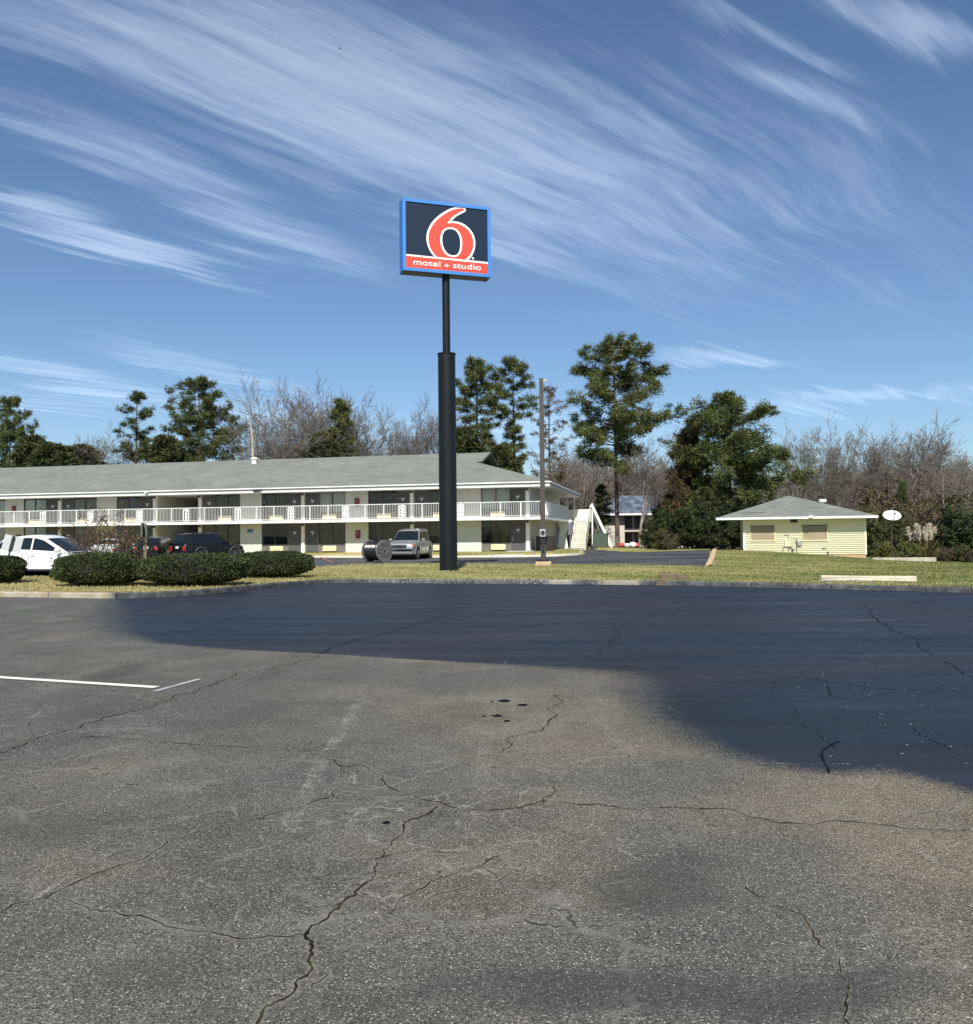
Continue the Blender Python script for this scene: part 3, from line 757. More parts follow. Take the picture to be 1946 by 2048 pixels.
BW = 8.8; GAP = 4.04; COLH = .13; DW = 1.15; WW = 2.2
ZF = .54
motel = empty('motel_building', (MO[0], MO[1], ZF), MA, label='long two-storey white motel with a grey green roof, white balcony railings and dark doors', cat='motel')
cols = [0, -BW, -2*BW, -3*BW, -3*BW-GAP, -4*BW-GAP, -5*BW-GAP, -6*BW-GAP]
XL = cols[-1] - .2
STO = ((0.0, 2.24), (2.44, 4.60))
wl = MB()
bays = [(0, 1), (1, 2), (2, 3), (4, 5), (5, 6), (6, 7)]
pier_x = []
for r_, l_ in bays:
    xr = cols[r_]-COLH; xl = cols[l_]+COLH
    p1 = xr-DW-WW; p0 = xl+DW+WW; pier_x.append((p0, p1))
    for z0, z1 in STO: wl.box(p0, p1, 0.0, .3, z0 - (.5 if z0 == 0 else 0), z1)
for z0, z1 in STO:
    zb = z0 - (.5 if z0 == 0 else 0)
    wl.box(-COLH, .02+COLH-.02, .31, 17.4, zb, z1)                    # right end wall
    wl.box(cols[3]-.02, cols[3]+.23, .31, 9, zb, z1)                    # stair passage walls
    wl.box(cols[4]-.23, cols[4]+.02, .31, 9, zb, z1)
wl.box(cols[4]-.3, cols[3]+.3, 9, 9.2, -.3, 4.6)
wl.box(XL, -.14, 17.2, 17.4, -.5, 4.6)
wl.build('wall', M_wall, motel)
for cx in cols:
    for z0, z1 in STO:
        MB().box(cx-COLH, cx+COLH, -.06, .3, z0-(.4 if z0 == 0 else 0), z1).build('column', M_white, motel)
        lm = MB().box(cx-.09, cx+.09, -.24, -.06, z1-.20, z1-.06).build('wall_lamp', M_black, motel)
        MB().box(cx-.06, cx+.06, -.22, -.08, z1-.28, z1-.202).build('lamp_glass', mat('frosted glass', (.7, .7, .66), .3, var=0), lm)
# one unit front = panel, door, window, air conditioner; local x=0 at the column side, growing away from it
def unit_front(xc, sgn, z0, hh, curt, first=[None]):
    """sgn -1: door just left of the column, window further left"""
    def X(a, b):
        p, q = xc + sgn*a, xc + sgn*b; return min(p, q), max(p, q)
    x0, x1 = X(0, DW+WW)
    wx0, wx1 = X(DW, DW+WW); dx0, dx1 = X(.14, DW-.06)
    pn = MB(); pn.box(wx0+.001, wx1-.001, .06, .12, z0-.02, z0+.56); pn.box(*X(0.001, .14), .06, .12, z0, z0+hh); pn.box(*X(DW-.06, DW-.001), .05, .12, z0, z0+hh)
    pn.box(dx0, dx1, .06, .12, z0+2.06, z0+hh); pn.build('panel', M_panel, motel)
    d = MB().box(dx0+.01, dx1-.01, .085, .12, z0+.02, z0+2.055)
    dd = d.build('door', M_door, motel)
    hx = dx0+.09 if sgn > 0 else dx0+.09
    hx = (dx1-.09) if sgn > 0 else (dx0+.09)
    MB().tube([(hx, .085, z0+1.0), (hx, .03, z0+1.0)], .03, 8).build('handle', M_metal, dd, True)
    if z0 == 0: MB().box(hx-.04, hx+.02, .065, .085, z0+.72, z0+.92).build('kick_plate', M_metal, dd)
    xm = (dx0+dx1)/2
    npm = MB(); npm.prism([(xm-.16, z0+1.58), (xm+.16, z0+1.58), (xm+.12, z0+1.49), (xm-.12, z0+1.49)], 'y', .068, .084); npm.box(xm-.06, xm+.06, .068, .084, z0+1.36, z0+1.465)
    npm.build('number_plate', mat('room plate white', (.60, .60, .58), .5, var=.35, vscale=22), dd)
    # window
    fr = MB(); zb, zt = z0+.58, z0+hh-.03
    fr.box(wx0, wx1, .03, .11, zb-.06, zb); fr.box(wx0, wx1, .03, .11, zt, zt+.03)
    fr.box(wx0, wx0+.06, .03, .11, zb, zt); fr.box(wx1-.06, wx1, .03, .11, zb, zt); xm = (wx0+wx1)/2; fr.box(xm-.03, xm+.03, .03, .11, zb, zt)
    w = fr.build('window', M_bronze if z0 == 0 or curt != 1 else mat('grey frame', (.10, .10, .10), .5, var=.1), motel)
    g = MB(); g.box(wx0+.06, xm-.03, .075, .083, zb, zt); g.box(xm+.03, wx1-.06, .075, .083, zb, zt); g.build('pane', M_glass, w)
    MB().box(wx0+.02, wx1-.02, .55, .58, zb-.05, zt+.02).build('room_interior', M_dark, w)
    if curt is not None and curt >= 0:
        n = 84; V = []; F = []; rn = random.Random(int(abs(xc*10)+z0*3))
        lo, hi = wx0+.05, wx1-.05
        if curt == 0 and rn.random() < .3: lo += rn.uniform(.2, .8)
        for i in range(n+1):
            xx = lo + (hi-lo)*i/n; yy = .17 + .03*math.sin(i*.9+rn.uniform(-.3, .3)) + .012*math.sin(i*.31)
            V += [(xx, yy, zb), (xx, yy, zt)]
            if i: b = 2*i-2; F.append((b, b+2, b+3, b+1))
        np_mesh('curtain', V, F, M_cur[curt], w, smooth=True)
    # through-wall air conditioner
    ax0 = (wx0+wx1)/2 - .53 - sgn*.18
    a = MB().box(ax0, ax0+1.07, -.14, .06, z0+.07, z0+.47, bev=.012).build('air_conditioner', M_ac, motel)
    gl = MB()
    for k in range(7): gl.box(ax0+.05, ax0+1.02, -.150, -.142, z0+.12+k*.045, z0+.132+k*.045)
    gl.build('grille', mat('cream grille', (.58, .50, .32), .6, var=.1), a)
rr = random.Random(3)
CUR = {(0, 0, 0): 0, (0, 0, 1): 1, (0, 1, 0): 0, (0, 1, 1): 0, (1, 0, 0): 0, (1, 0, 1): 2, (1, 1, 0): 0, (1, 1, 1): 1,
       (2, 0, 0): -1, (2, 0, 1): 0, (2, 1, 0): 0, (2, 1, 1): 0}
for bi, (r_, l_) in enumerate(bays):
    for si, (z0, z1) in enumerate(STO):
        # order: (bay, side, storey); side 0 = door beside the right column
        unit_front(cols[r_]-COLH, -1, z0, z1-z0, CUR.get((bi, 0, si), rr.choice([0, 2, 0])) if (bi, 0, si) != (1, 0, 1) else 2)
        unit_front(cols[l_]+COLH, +1, z0, z1-z0, CUR.get((bi, 1, si), rr.choice([0, 2, 0])))
# galleries
MB().box(XL, 1.55, -1.5, -.001, 2.24, 2.44).box(COLH+.002, 1.55, .0, 17.6, 2.24, 2.44).build('balcony_floor', M_white, motel)
def railing(pa, pb, posts=3):
    a = Vector(pa); b = Vector(pb); d = (b-a); L = d.length; d.normalize(); m = MB()
    z0, z1 = 2.52, 3.52
    m.bar(a+Vector((0,0,z1)), b+Vector((0,0,z1)), .045); m.bar(a+Vector((0,0,z0)), b+Vector((0,0,z0)), .03)
    n = int(L/.125)
    for i in range(1, n): p = a + d*(L*i/n); m.bar(p+Vector((0,0,z0)), p+Vector((0,0,z1)), .017)
    for i in range(posts+1): p = a + d*(L*i/posts); m.bar(p+Vector((0,0,2.44)), p+Vector((0,0,z1+.01)), .045)
    return m.build('balcony_railing', M_white, motel)
x = 1.45
edges = [1.45] + [-.25-k*BW/2 for k in range(0, 7)] + [-3*BW-GAP-.2-k*BW/2 for k in range(0, 6)]
edges = sorted(set(round(e, 2) for e in edges), reverse=True)
for a, b in zip(edges[:-1], edges[1:]):
    if a-b > .3: railing((b+.03, -1.45, 0), (a-.03, -1.45, 0), max(1, round((a-b)/1.45)))
railing((1.48, -1.40, 0), (1.48, 5.4, 0), 5); railing((1.48, 5.5, 0), (1.48, 12.4, 0), 5)
# pierced ornament panels hung on the railing
om = MB()
def ring(m, cx, cz, r0, r1, y0, y1, n=12):
    vs = []
    for k in range(n):
        t = 2*math.pi*k/n + .26; vs += [(cx+r*math.cos(t), y, cz+r*math.sin(t)*1.12) for r in (r0, r1) for y in (y0, y1)]
    fs = []
    for k in range(n):
        a = 4*k; b = 4*((k+1) % n); fs += [(a, b, b+2, a+2), (a+1, a+3, b+3, b+1), (a, a+1, b+1, b), (a+2, b+2, b+3, a+3)]
    m.add(vs, fs)
for c in (-.135, .135):
    for r in range(4): ring(om, c, .30-r*.225, .065, .138, -.02, .02)
om.box(-.27, -.255, -.02, .02, -.5, .42); om.box(.255, .27, -.02, .02, -.5, .42); om.box(-.27, .27, -.02, .02, -.5, -.48)
orn = om.build('railing_ornament', M_white, motel)
first = True
for k in range(0, 11):
    xo = -.3-k*BW/2 if k < 7 else -3*BW-GAP-.35-(k-7)*BW/2
    if k == 0: continue
    o = orn if first else orn.copy()
    if not first: COL.objects.link(o)
    first = False; o.parent = motel; o.location = (xo, -1.50, 2.98)
# roof
EX, EY0, EY1, EZ = 1.95, -1.85, 19.3, 4.93; SL = .305; RY = (EY0+EY1)/2; RZ = EZ + SL*(RY-EY0)
GX = -5.1; GZ = EZ + SL*(EX-GX); gy0 = EY0+(EX-GX); gy1 = EY1-(EX-GX)
rf = MB()
XR = XL-8
rf.add([(XR,EY0,EZ),(EX,EY0,EZ),(GX,gy0,GZ),(GX+.55,gy0+.02,GZ),(GX+.55,RY,RZ),(XR,RY,RZ)], [(0,1,2,3,4,5)])
rf.add([(XR,EY1,EZ),(EX,EY1,EZ),(GX,gy1,GZ),(GX+.55,gy1-.02,GZ),(GX+.55,RY,RZ),(XR,RY,RZ)], [(5,4,3,2,1,0)])
rf.add([(EX,EY0,EZ),(EX,EY1,EZ),(GX,gy1,GZ),(GX,gy0,GZ)], [(0,1,2,3)])
roof = rf.build('roof', M_shingle, motel, fix=False)
g = MB().add([(GX-.25,gy0,GZ-.02),(GX-.25,gy1,GZ-.02),(GX-.25,RY,RZ-.03)], [(0,1,2)]); g.build('gable_end', M_bronze, roof)
MB().bar((GX+.56, gy0, GZ-.08), (GX+.56, RY, RZ-.08), .05, .16).bar((GX+.56, gy1, GZ-.08), (GX+.56, RY, RZ-.08), .05, .16).build('rake_board', M_bronze, roof)
fs = MB(); fs.box(XR, EX-.02, EY0+.02, EY0+.10, EZ-.34, EZ-.02); fs.box(EX-.10, EX-.02, EY0+.101, EY1, EZ-.34, EZ-.02); fs.build('fascia', M_gutter, roof)
gt = MB(); gt.box(XR, EX+.08, EY0-.08, EY0+.018, EZ-.11, EZ-.015, bev=.02); gt.box(XR, EX-.03, EY0-.01, EY0+.019, EZ-.36, EZ-.27); gt.box(EX-.018, EX+.012, EY0+.1, EY1, EZ-.10, EZ-.012)
gt.build('gutter', M_white, roof)
MB().box(XR, EX-.12, EY0+.12, -.0+.3, EZ-.33, EZ-.30).box(COLH-.1, EX-.12, .31, EY1-.1, EZ-.33, EZ-.30).box(cols[4], cols[3], .31, 9, EZ-.33, EZ-.30).build('soffit', M_soffit, roof)
# roof vents
vx = -32.4
def vent(x, y):
    z = EZ+SL*(y-EY0)
    m = MB().box(x-.2, x+.2, y-.2, y+.2, z-.1, z+.28).box(x-.3, x+.3, y-.3, y+.3, z+.30, z+.42, bev=.04); m.box(x-.14, x+.14, y-.14, y+.14, z+.42, z+.52)
    m.build('roof_vent', M_white, roof)
vent(-25.4, RY-1.5)
MB().tube([(-20.1, EY0-.02, EZ-.2), (-20.1, EY0-.3, EZ-.1), (-20.1, EY0-.3, EZ-.25)], .04).box(-20.8, -20.2, EY0-.18, EY0-.02, EZ-.24, EZ-.16).build('flood_lamp', M_black, motel)
MB().box(-30.0, -29.75, EY0-.25, EY0-.09, EZ-.22, EZ-.06, bev=.03).build('flood_lamp', M_white, motel)
# stair passage: flights seen in the opening between the two wings
st = MB(); x0, x1 = cols[4]+.3, cols[3]-.5
for s in (0,):
    st.prism([(x0, -.1), (x0+.35, -.1), (x1, 2.2), (x1, 2.44), (x1-.15, 2.44)], 'y', 2.6, 2.7); st.prism([(x0, -.1), (x0+.35, -.1), (x1, 2.2), (x1, 2.44), (x1-.15, 2.44)], 'y', 3.9, 4.0)
for k in range(13): st.box(x0+.2+k*(x1-x0-.2)/13, x0+.52+k*(x1-x0-.2)/13, 2.7, 3.9, k*.185+.05, k*.185+.09)
st.box(cols[4]+.03, cols[3]-.03, 4.2, 9, 2.24, 2.44)
st.build('staircase', mat('grey stair paint', (.13, .13, .125), .6), motel)
# service things fixed to the piers
def cabinet(cx, z):
    m = MB().box(cx-.17, cx+.17, -.11, -.001, z, z+.62, bev=.01).build('extinguisher_cabinet', mat('cabinet dark red', (.16, .012, .014), .4, var=.1), motel)
    MB().box(cx-.05, cx+.05, -.125, -.112, z+.30, z+.50).build('cabinet_label', mat('label pink', (.45, .2, .19), .5, var=.2), m)
pcx = [sum(p)/2 for p in pier_x]
cabinet(pcx[1]+.10, 1.02); cabinet(pcx[1]+.05, 3.45); cabinet(pcx[4]-.0, 3.40); cabinet(pcx[3]+.35, 1.0)
cabinet(pcx[4]+.5, 1.0)
MB().box(pcx[2]-.30, pcx[2]+.16, -.03, -.001, 1.55, 1.82).build('wall_sign', mat('sign blue', (.03, .12, .36), .5), motel)
MB().box(pcx[2]-.25, pcx[2]+.11, -.036, -.031, 1.60, 1.66).build('sign_band', mat('sign pale band', (.25, .33, .5), .5), bpy.data.objects['wall_sign'])
for bi in range(4):     # pale plates by the piers
    pass
# outside stair at the far right corner of the gallery
s = MB(); SX0, SX1, SY0, SY1 = 1.75, 2.85, 12.6, 16.7; NS = 13
for k in range(NS):
    y = SY0 + (SY1-SY0)*k/NS; z = -.2 + 2.64*(k+1)/NS
    s.box(SX0, SX1, y-.05, y+.34, z-.05, z); s.box(SX0+.01, SX1-.01, y+.05, y+.07, z-.20, z-.05)
stair = s.build('outside_staircase', mat('cream stair paint', (.74, .71, .60), .7, var=.12), motel)
for nm, xx in (('stringer', SX0-.08), ('stringer', SX1+.01)):
    MB().prism([(SY0-.15, -.45), (SY0-.15, 0.75), (SY1, 3.45), (SY1+.1, 3.45), (SY1+.1, 2.1), (SY0+.35, -.45)] if xx > 2 else [(SY0-.15, -.45), (SY0-.15, .1), (SY1-1.2, 2.35), (SY1+.1, 2.75), (SY1+.1, 2.1), (SY0+.35, -.45)], 'x', xx, xx+.07).build(nm, M_cream, stair)
MB().box(COLH+.05, SX1+.08, SY1+.1, 18.3, 2.24, 2.44).build('stair_landing', M_cream, stair)
pl = MB(); pl.box(.3, SX1+.08, 18.3, 18.36, 2.44, 3.5); pl.box(SX1+.09, SX1+.15, SY1+.1, 18.36, 2.3, 3.85); pl.build('landing_screen', M_cream, stair)
MB().bar((SX1+.3, 17.0, 4.0), (SX1+.3, 17.0, -.3), .12, .12).bar((SX1+.25, 16.9, 3.9), (SX1+2.3, 16.3, -.5), .10, .22).bar((SX1+.2, 17.2, 3.6), (SX1+1.5, 17.6, -.4), .07, .14).build('stair_brace', M_white, stair)
MB().prism([(SX0-1.3, 2.44), (SX0+.0, 2.44), (SX0-.5, 1.2), (SX0-.25, -.4), (SX0-1.3, -.4), (SX0-1.15, .8), (SX0-1.0, 1.6)], 'y', 12.45, 12.53).build('screen_panel', M_white, stair)
MB().tube([(1.45, 12.55, 2.44), (1.45, 12.55, 4.6)], .05, 8).build('gallery_post', M_white, motel)
MB().tube([(1.45, 17.4, -.4), (1.45, 17.4, 4.6)], .05, 8).build('gallery_post', M_white, motel)
ud = MB().box(1.05, 1.4, 2.1, 2.6, 2.44, 3.3, bev=.01); o = ud.build('storage_box', mat('cardboard tan', (.36, .27, .12), .8), None)
o.matrix_world = motel.matrix_world.copy() if False else Matrix.Translation((MO[0], MO[1], ZF)) @ Matrix.Rotation(MA, 4, 'Z')
tag(o, 'tan box standing on the upper gallery by the right corner of the motel', 'box')
o = MB().box(.45, 1.75, .9, 1.7, -.3, 1.05, bev=.03).box(.55, 1.65, .86, .9, .05, .95).build('vending_cabinet', mat('dark brown cabinet', (.020, .015, .012), .5), None)
o.matrix_world = Matrix.Translation((MO[0], MO[1], ZF)) @ Matrix.Rotation(MA, 4, 'Z')
tag(o, 'dark brown cabinet under the gallery at the right corner of the motel', 'cabinet')
o = MB().box(SX1+.45, SX1+1.75, 15.4, 16.6, -.45, 1.25, bev=.03).box(SX1+.5, SX1+1.7, 15.36, 15.4, .0, 1.15).build('utility_cabinet', mat('dull green metal', (.045, .07, .05), .6), None)
o.matrix_world = Matrix.Translation((MO[0], MO[1], ZF)) @ Matrix.Rotation(MA, 4, 'Z')
tag(o, 'dull green metal cabinet under the white brace of the outside stair', 'cabinet')

# ================================================================ YELLOW BUILDING
hx0, hx1, hy = 17.54, 25.88, 58.0
house = empty('small_building', (hx0, hy, 0), R(-15), label='small single-storey building with pale yellow siding and a grey hipped roof', cat='building')
HW = 7.69; HD = 7.6
M_yel = mat('pale yellow siding', (.84, .79, .57), .6, var=.04, fn=lambda t, v, c, p: t.mix(t.ramp(t.noise(t.mapping(v, (.6, .6, 9)), 1.0, 3, .6), .55, .75, 0, .12), c, (.5, .46, .25)))
V = []; F = []; z = .16; lap = .125
while z < 2.62:
    z2 = min(z+lap, 2.62); b = len(V)
    V += [(0, -.020, z), (HW, -.020, z), (HW, -.004, z2), (0, -.004, z2), (0, 0, z), (HW, 0, z), (0, -.020, z-.001), (HW, -.020, z-.001)]
    F += [(b, b+1, b+2, b+3), (b+4, b+5, b+1, b)]; z = z2
sid = np_mesh('siding', V, F, M_yel, house)
MB().box(0, HW, .0, HD, .14, 2.62).build('wall', M_yel, house)
MB().box(-.05, .06, -.045, .06, .16, 2.62).box(HW-.08, HW+.03, -.045, .06, .16, 2.62).build('corner_trim', mat('pale trim', (.80, .79, .62), .6), house)
def brick_fn(t, vec, c, p):
    b = t.node('ShaderNodeTexBrick', {'Color1': (.42, .20, .10), 'Color2': (.50, .27, .14), 'Mortar': (.45, .38, .28), 'Scale': 1.0, 'Mortar Size': .012, 'Brick Width': .2, 'Row Height': .075})
    sx = t.node('ShaderNodeSeparateXYZ', {0: vec}); t.l.new(t.comb(sx.outputs[0], sx.outputs[2]), b.inputs['Vector']); return b.outputs[0]
MB().box(-.01, HW-.02, .01, HD, -.6, .139).build('brick_base', mat('orange brick', (.4, .2, .1), .9, var=0, fn=brick_fn), house)
M_board = mat('tan board', (.30, .235, .155), .7, var=.12, vscale=1.2)
for (a, b) in ((.444, 1.96), (3.75, 5.29)):
    w = MB(); z0, z1 = 1.14, 2.14
    w.box(a-.06, a, -.06, .0, z0-.05, z1+.05).box(b, b+.06, -.06, .0, z0-.05, z1+.05).box(a, b, -.06, .0, z1, z1+.05).box(a-.08, b+.08, -.075, .0, z0-.07, z0)
    w = w.build('window', mat('window trim yellow', (.62, .59, .34), .6), house)
    # opening is recessed into the wall: cut look made by a frame standing 6 cm proud with a board behind it
    MB().box(a, b, -.034, -.029, z0, z1).build('window_board', M_board, w)
    MB().box(a, b, -.058, -.036, z1-.05, z1-.001).build('window_head_shade', M_bronze, w)  # dark strip standing in for the recess shadow along the top
vb = MB().box(3.0, 3.46, -.05, -.029, 2.32, 2.60)
for k in range(4): vb.box(3.02, 3.44, -.065, -.052, 2.34+k*.065, 2.37+k*.065)
vb.build('wall_vent', M_bronze, house)
MB().box(3.42, 3.68, -.16, -.03, .76, 1.02, bev=.02).build('electric_meter', M_metal, house)
pp = MB().tube([(2.84, -.06, 1.50), (2.84, -.06, .25)], .016).tube([(2.55, -.06, 1.47), (2.88, -.06, 1.5)], .016).tube([(2.5, -.07, .70), (3.1, -.07, .70)], .018).tube([(2.5, -.07, .70), (2.5, -.07, .35)], .014).tube([(3.36, -.06, 1.2), (3.38, -.06, .3)], .02)
pp.box(3.32, 3.42, -.09, -.03, .98, 1.12); pp.build('pipes', mat('pipe brown', (.16, .13, .08), .6), house, False)
MB().box(2.62, 2.94, -.12, -.03, .72, 1.16, bev=.01).build('service_box', mat('box cream', (.75, .71, .40), .6), house)
MB().box(3.05, 3.18, -.14, -.03, .40, .56, bev=.01).box(2.92, 3.05, -.12, -.03, .62, .70).box(4.95, 5.2, -.06, -.03, .55, .60).box(5.28, 5.36, -.1, -.03, .1, .35).build('valves', M_bronze, house)
MB().tube([(3.75, -.04, .76), (3.75, -.04, .3)], .012).tube([(3.2, -.04, 1.55), (3.2, -.04, 2.3)], .012).tube([(3.2, -.045, 1.3), (4.0, -.045, 1.3)], .01).build('conduit', mat('siding conduit', (.62, .58, .32), .6), house)
# roof
e = [(-1.80, -.85), (HW+.62, -.85), (HW+.62, HD+.7), (-1.80, HD+.7)]; pk = (3.25, 3.9, 4.30); pk2 = (3.25, 4.1, 4.30)
rz = 2.70
rm = MB().add([(x, y, rz) for x, y in e] + [pk, pk2], [(0, 1, 4), (1, 2, 5, 4), (2, 3, 5), (3, 0, 4, 5)])
M_sh2 = mat('blue grey shingles', (.2, .2, .2), .95, var=0, fn=shingle_fn((.125, .134, .122), (.195, .203, .182)), bump=.25, bscale=12, spec=.1)
hr = rm.build('roof', M_sh2, house, fix=False)
fb = MB(); fb.box(-1.80, HW+.62, -.87, -.83, rz-.15, rz-.005); fb.box(-1.82, -1.78, -.829, HD+.7, rz-.15, rz-.005); fb.box(HW+.60, HW+.64, -.829, HD+.7, rz-.15, rz-.005); fb.build('fascia', M_white, hr)
MB().box(-1.78, HW+.6, -.829, HD+.68, rz-.10, rz-.06).build('soffit', mat('eave boards', (.40, .40, .36), .8), hr)
MB().lathe([(.12, 0), (.12, .25), (.27, .28), (.27, .40), (.2, .46)], 16, Matrix.Translation((5.6, 4.6, 3.55))).build('roof_vent', M_white, hr)
MB().box(4.1, 4.35, -.98, -.872, rz-.10, rz+.06, bev=.02).build('eave_lamp', M_white, hr)
def roofz(y): return rz + (y+.85)*(pk[2]-rz)/(pk[1]+.85)
MB().add([(-.25, .05, roofz(.05)+.008), (1.3, .0, roofz(0)+.008), (1.5, .12, roofz(.12)+.008), (-.1, .15, roofz(.15)+.008)], [(0,1,2,3)]).add([(4.3, .9, roofz(.9)+.01), (4.95, .95, roofz(.95)+.01), (4.8, 1.1, roofz(1.1)+.01), (4.6, 1.0, roofz(1.0)+.01)], [(0,1,2,3)]).build('shingle_damage', mat('tar paper', (.05, .052, .05), .9), hr)
MB().box(-1.5, -1.42, 6.2, 6.28, -.3, rz-.1).build('porch_post', mat('dark porch post', (.06, .055, .045), .8), house)

# ================================================================ FAR BUILDING
fb0 = empty('apartment_building', (15.6, 113, -.2), R(-4), label='two-storey white building with a blue grey roof half hidden behind the pine trunks', cat='building')
fw = MB(); fw.box(0, 2.7, 0, 8, -.5, 4.6); fw.box(6.6, 15.5, -.4, 8, -.5, 4.6); fw.box(2.7, 6.6, 1.8, 8, -.5, 4.6); fw.box(2.7, 6.6, .0, 1.8, 2.25, 2.45)
fw.build('wall', mat('far white wall', (.50, .46, .39), .8, var=.12), fb0)
fd = MB()
for zz_ in (0, 2.45):
    for xx in (2.9, 4.2, 5.4): fd.box(xx, xx+.95, 1.72, 1.79, zz_, zz_+2.0)
fd.build('door', M_door, fb0)
MB().box(2.7, 6.6, .02, .06, 3.3, 3.36).box(2.7, 6.6, .02, .06, 2.6, 2.65).build('balcony_rail', M_bronze, fb0)
MB().add([(-1.6, -1.2, 4.6), (17, -1.2, 4.6), (17, 9.5, 4.6), (-1.6, 9.5, 4.6), (2.2, 4.0, 7.2), (12.5, 4.0, 7.2)], [(0,1,5,4), (1,2,5), (2,3,4,5), (3,0,4)]).build('roof', mat('slate roof', (.1, .13, .18), .8, var=0, fn=lambda t, v, c, p: t.mix(t.ramp(t.noise(v, .8, 4, .7), .4, .62), (.035, .05, .08), (.13, .15, .18))), fb0, fix=False)
MB().box(-1.6, 17, -1.26, -1.2, 4.4, 4.62).build('fascia', M_white, fb0)

# ================================================================ POLE SIGN
P0 = gnd(896.3, 1142.5, .15); px_, py_ = P0.x, P0.y + .37
gz = hz(px_, py_)
psign = empty('pole_sign', (px_, py_, gz), 0, label='tall black pole sign with a blue framed square panel bearing a red 6', cat='pole sign')
def zat(py, px=896.0, Y=None): return at(px, py, Y or py_).z - gz
z_s = zat(707.5); z_b = zat(553); 
M_pole = mat('black pole paint', (.005, .0075, .0095), .42, var=.25, vscale=1.5, spec=.3, fn=lambda t, v, c, p: t.mix(t.ramp(t.noise(t.mapping(v, (1, 1, .25)), 3, 4, .6), .55, .75, 0, .3), c, (.009, .013, .016)))
MB().lathe([(.385, -.6), (.385, 0), (.375, z_s-.04)], 40).lathe([(.40, z_s-.04), (.40, z_s)], 40).build('pole_sleeve', M_pole, psign, True)
MB().tube([(0, 0, z_s-.05), (0, 0, z_b+.3)], [.165, .165], 28).build('upper_pole', M_pole, psign, True)
# the photo leans the pole a hair to the left; cabinet follows
phi = R(17.5); SW, SD = 3.88, .62
bl = at(806.4, 541, py_-.6); brp = at(980.4, 557, py_+.25)
tl = at(801.9, 397.7, py_-.6)
SHt = tl.z - bl.z
cabz = (bl.z + brp.z)/2 - gz - .03
sgn_c = Matrix.Translation((-.01, -.05, cabz)) @ Matrix.Rotation(phi, 4, 'Z')
M_blue = mat('sign blue frame', (.040, .20, .56), .45, var=.06)
cabm = MB().box(-SW/2, SW/2, -SD/2, SD/2, 0, SHt, M=sgn_c); 
cabo = cabm.build('sign_cabinet', M_blue, psign)
MB().box(-SW/2+.03, SW/2-.03, -SD/2+.03, SD/2-.03, -.012, -.002, M=sgn_c).build('cabinet_underside', M_black, cabo)
bw = .135
fm = MB(); y0, y1 = -SD/2-.05, -SD/2-.001
fm.box(-SW/2, -SW/2+bw, y0, y1, 0, SHt, M=sgn_c); fm.box(SW/2-bw, SW/2, y0, y1, 0, SHt, M=sgn_c); fm.box(-SW/2+bw, SW/2-bw, y0, y1, 0, bw, M=sgn_c); fm.box(-SW/2+bw, SW/2-bw, y0, y1, SHt-bw, SHt, M=sgn_c)
fm.build('sign_frame', M_blue, cabo)
FW, FH = SW-2*bw, SHt-2*bw
# plane coordinates of the emblem, rectified from its four panel corners
cr = np.array([(172, 125), (1715, 290), (1730, 1530), (195, 1385)], float)
uv = np.array([(0, 1), (1, 1), (1, 0), (0, 0)], float)
A = []
for (x, y), (u, v) in zip(cr, uv): A += [[x, y, 1, 0, 0, 0, -u*x, -u*y], [0, 0, 0, x, y, 1, -v*x, -v*y]]
hh_ = np.linalg.solve(np.array(A), uv.ravel())
def uvp(x, y):
    w = hh_[6]*x + hh_[7]*y + 1; u = (hh_[0]*x + hh_[1]*y + hh_[2])/w; v = (hh_[3]*x + hh_[4]*y + hh_[5])/w
    return (-FW/2 + u*FW, bw + v*FH)
def cr_spline(P, k=6, corners=()):
    n = len(P); out = []
    for i in range(n):
        p0, p1, p2, p3 = [np.array(P[(i+j) % n], float) for j in (-1, 0, 1, 2)]
        if i in corners: p0 = p1 - (p2-p1)*.3
        if (i+1) % n in corners: p3 = p2 + (p2-p1)*.3
        for t in np.linspace(0, 1, k, endpoint=False):
            out.append(tuple(.5*((2*p1) + (-p0+p2)*t + (2*p0-5*p1+4*p2-p3)*t*t + (-p0+3*p1-3*p2+p3)*t**3)))
    return out
def decal(name, poly, m, lift, par, thick=.006):
    yb = -SD/2 - .001 - lift
    mb = MB(); mb.prism(poly, 'y', yb-thick, yb, M=sgn_c); return mb.build(name, m, par)
M_navy = mat('sign navy', (.006, .017, .038), .45, var=.05, spec=.3); M_red = mat('sign red', (.62, .065, .035), .4, var=.03); M_sw = mat('sign white', (.86, .84, .80), .4, var=0)
rect = lambda a, b, c, d: [(a, c), (b, c), (b, d), (a, d)]
face = decal('sign_panel', rect(-FW/2, FW/2, bw, bw+FH), M_navy, 0, psign, .012)
W6 = [(745,1215),(690,1150),(640,1080),(600,990),(577,900),(570,820),(580,730),(610,640),(660,545),(730,460),(820,380),(920,312),(1020,262),(1110,238),(1200,235),(1270,245),(1305,268),(1308,300),(1280,330),(1220,360),(1140,405),(1080,455),(1035,505),(1100,508),(1180,522),(1265,557),(1350,620),(1420,700),(1465,790),(1488,880),(1490,970),(1475,1060),(1440,1150),(1390,1225),(1330,1275)]
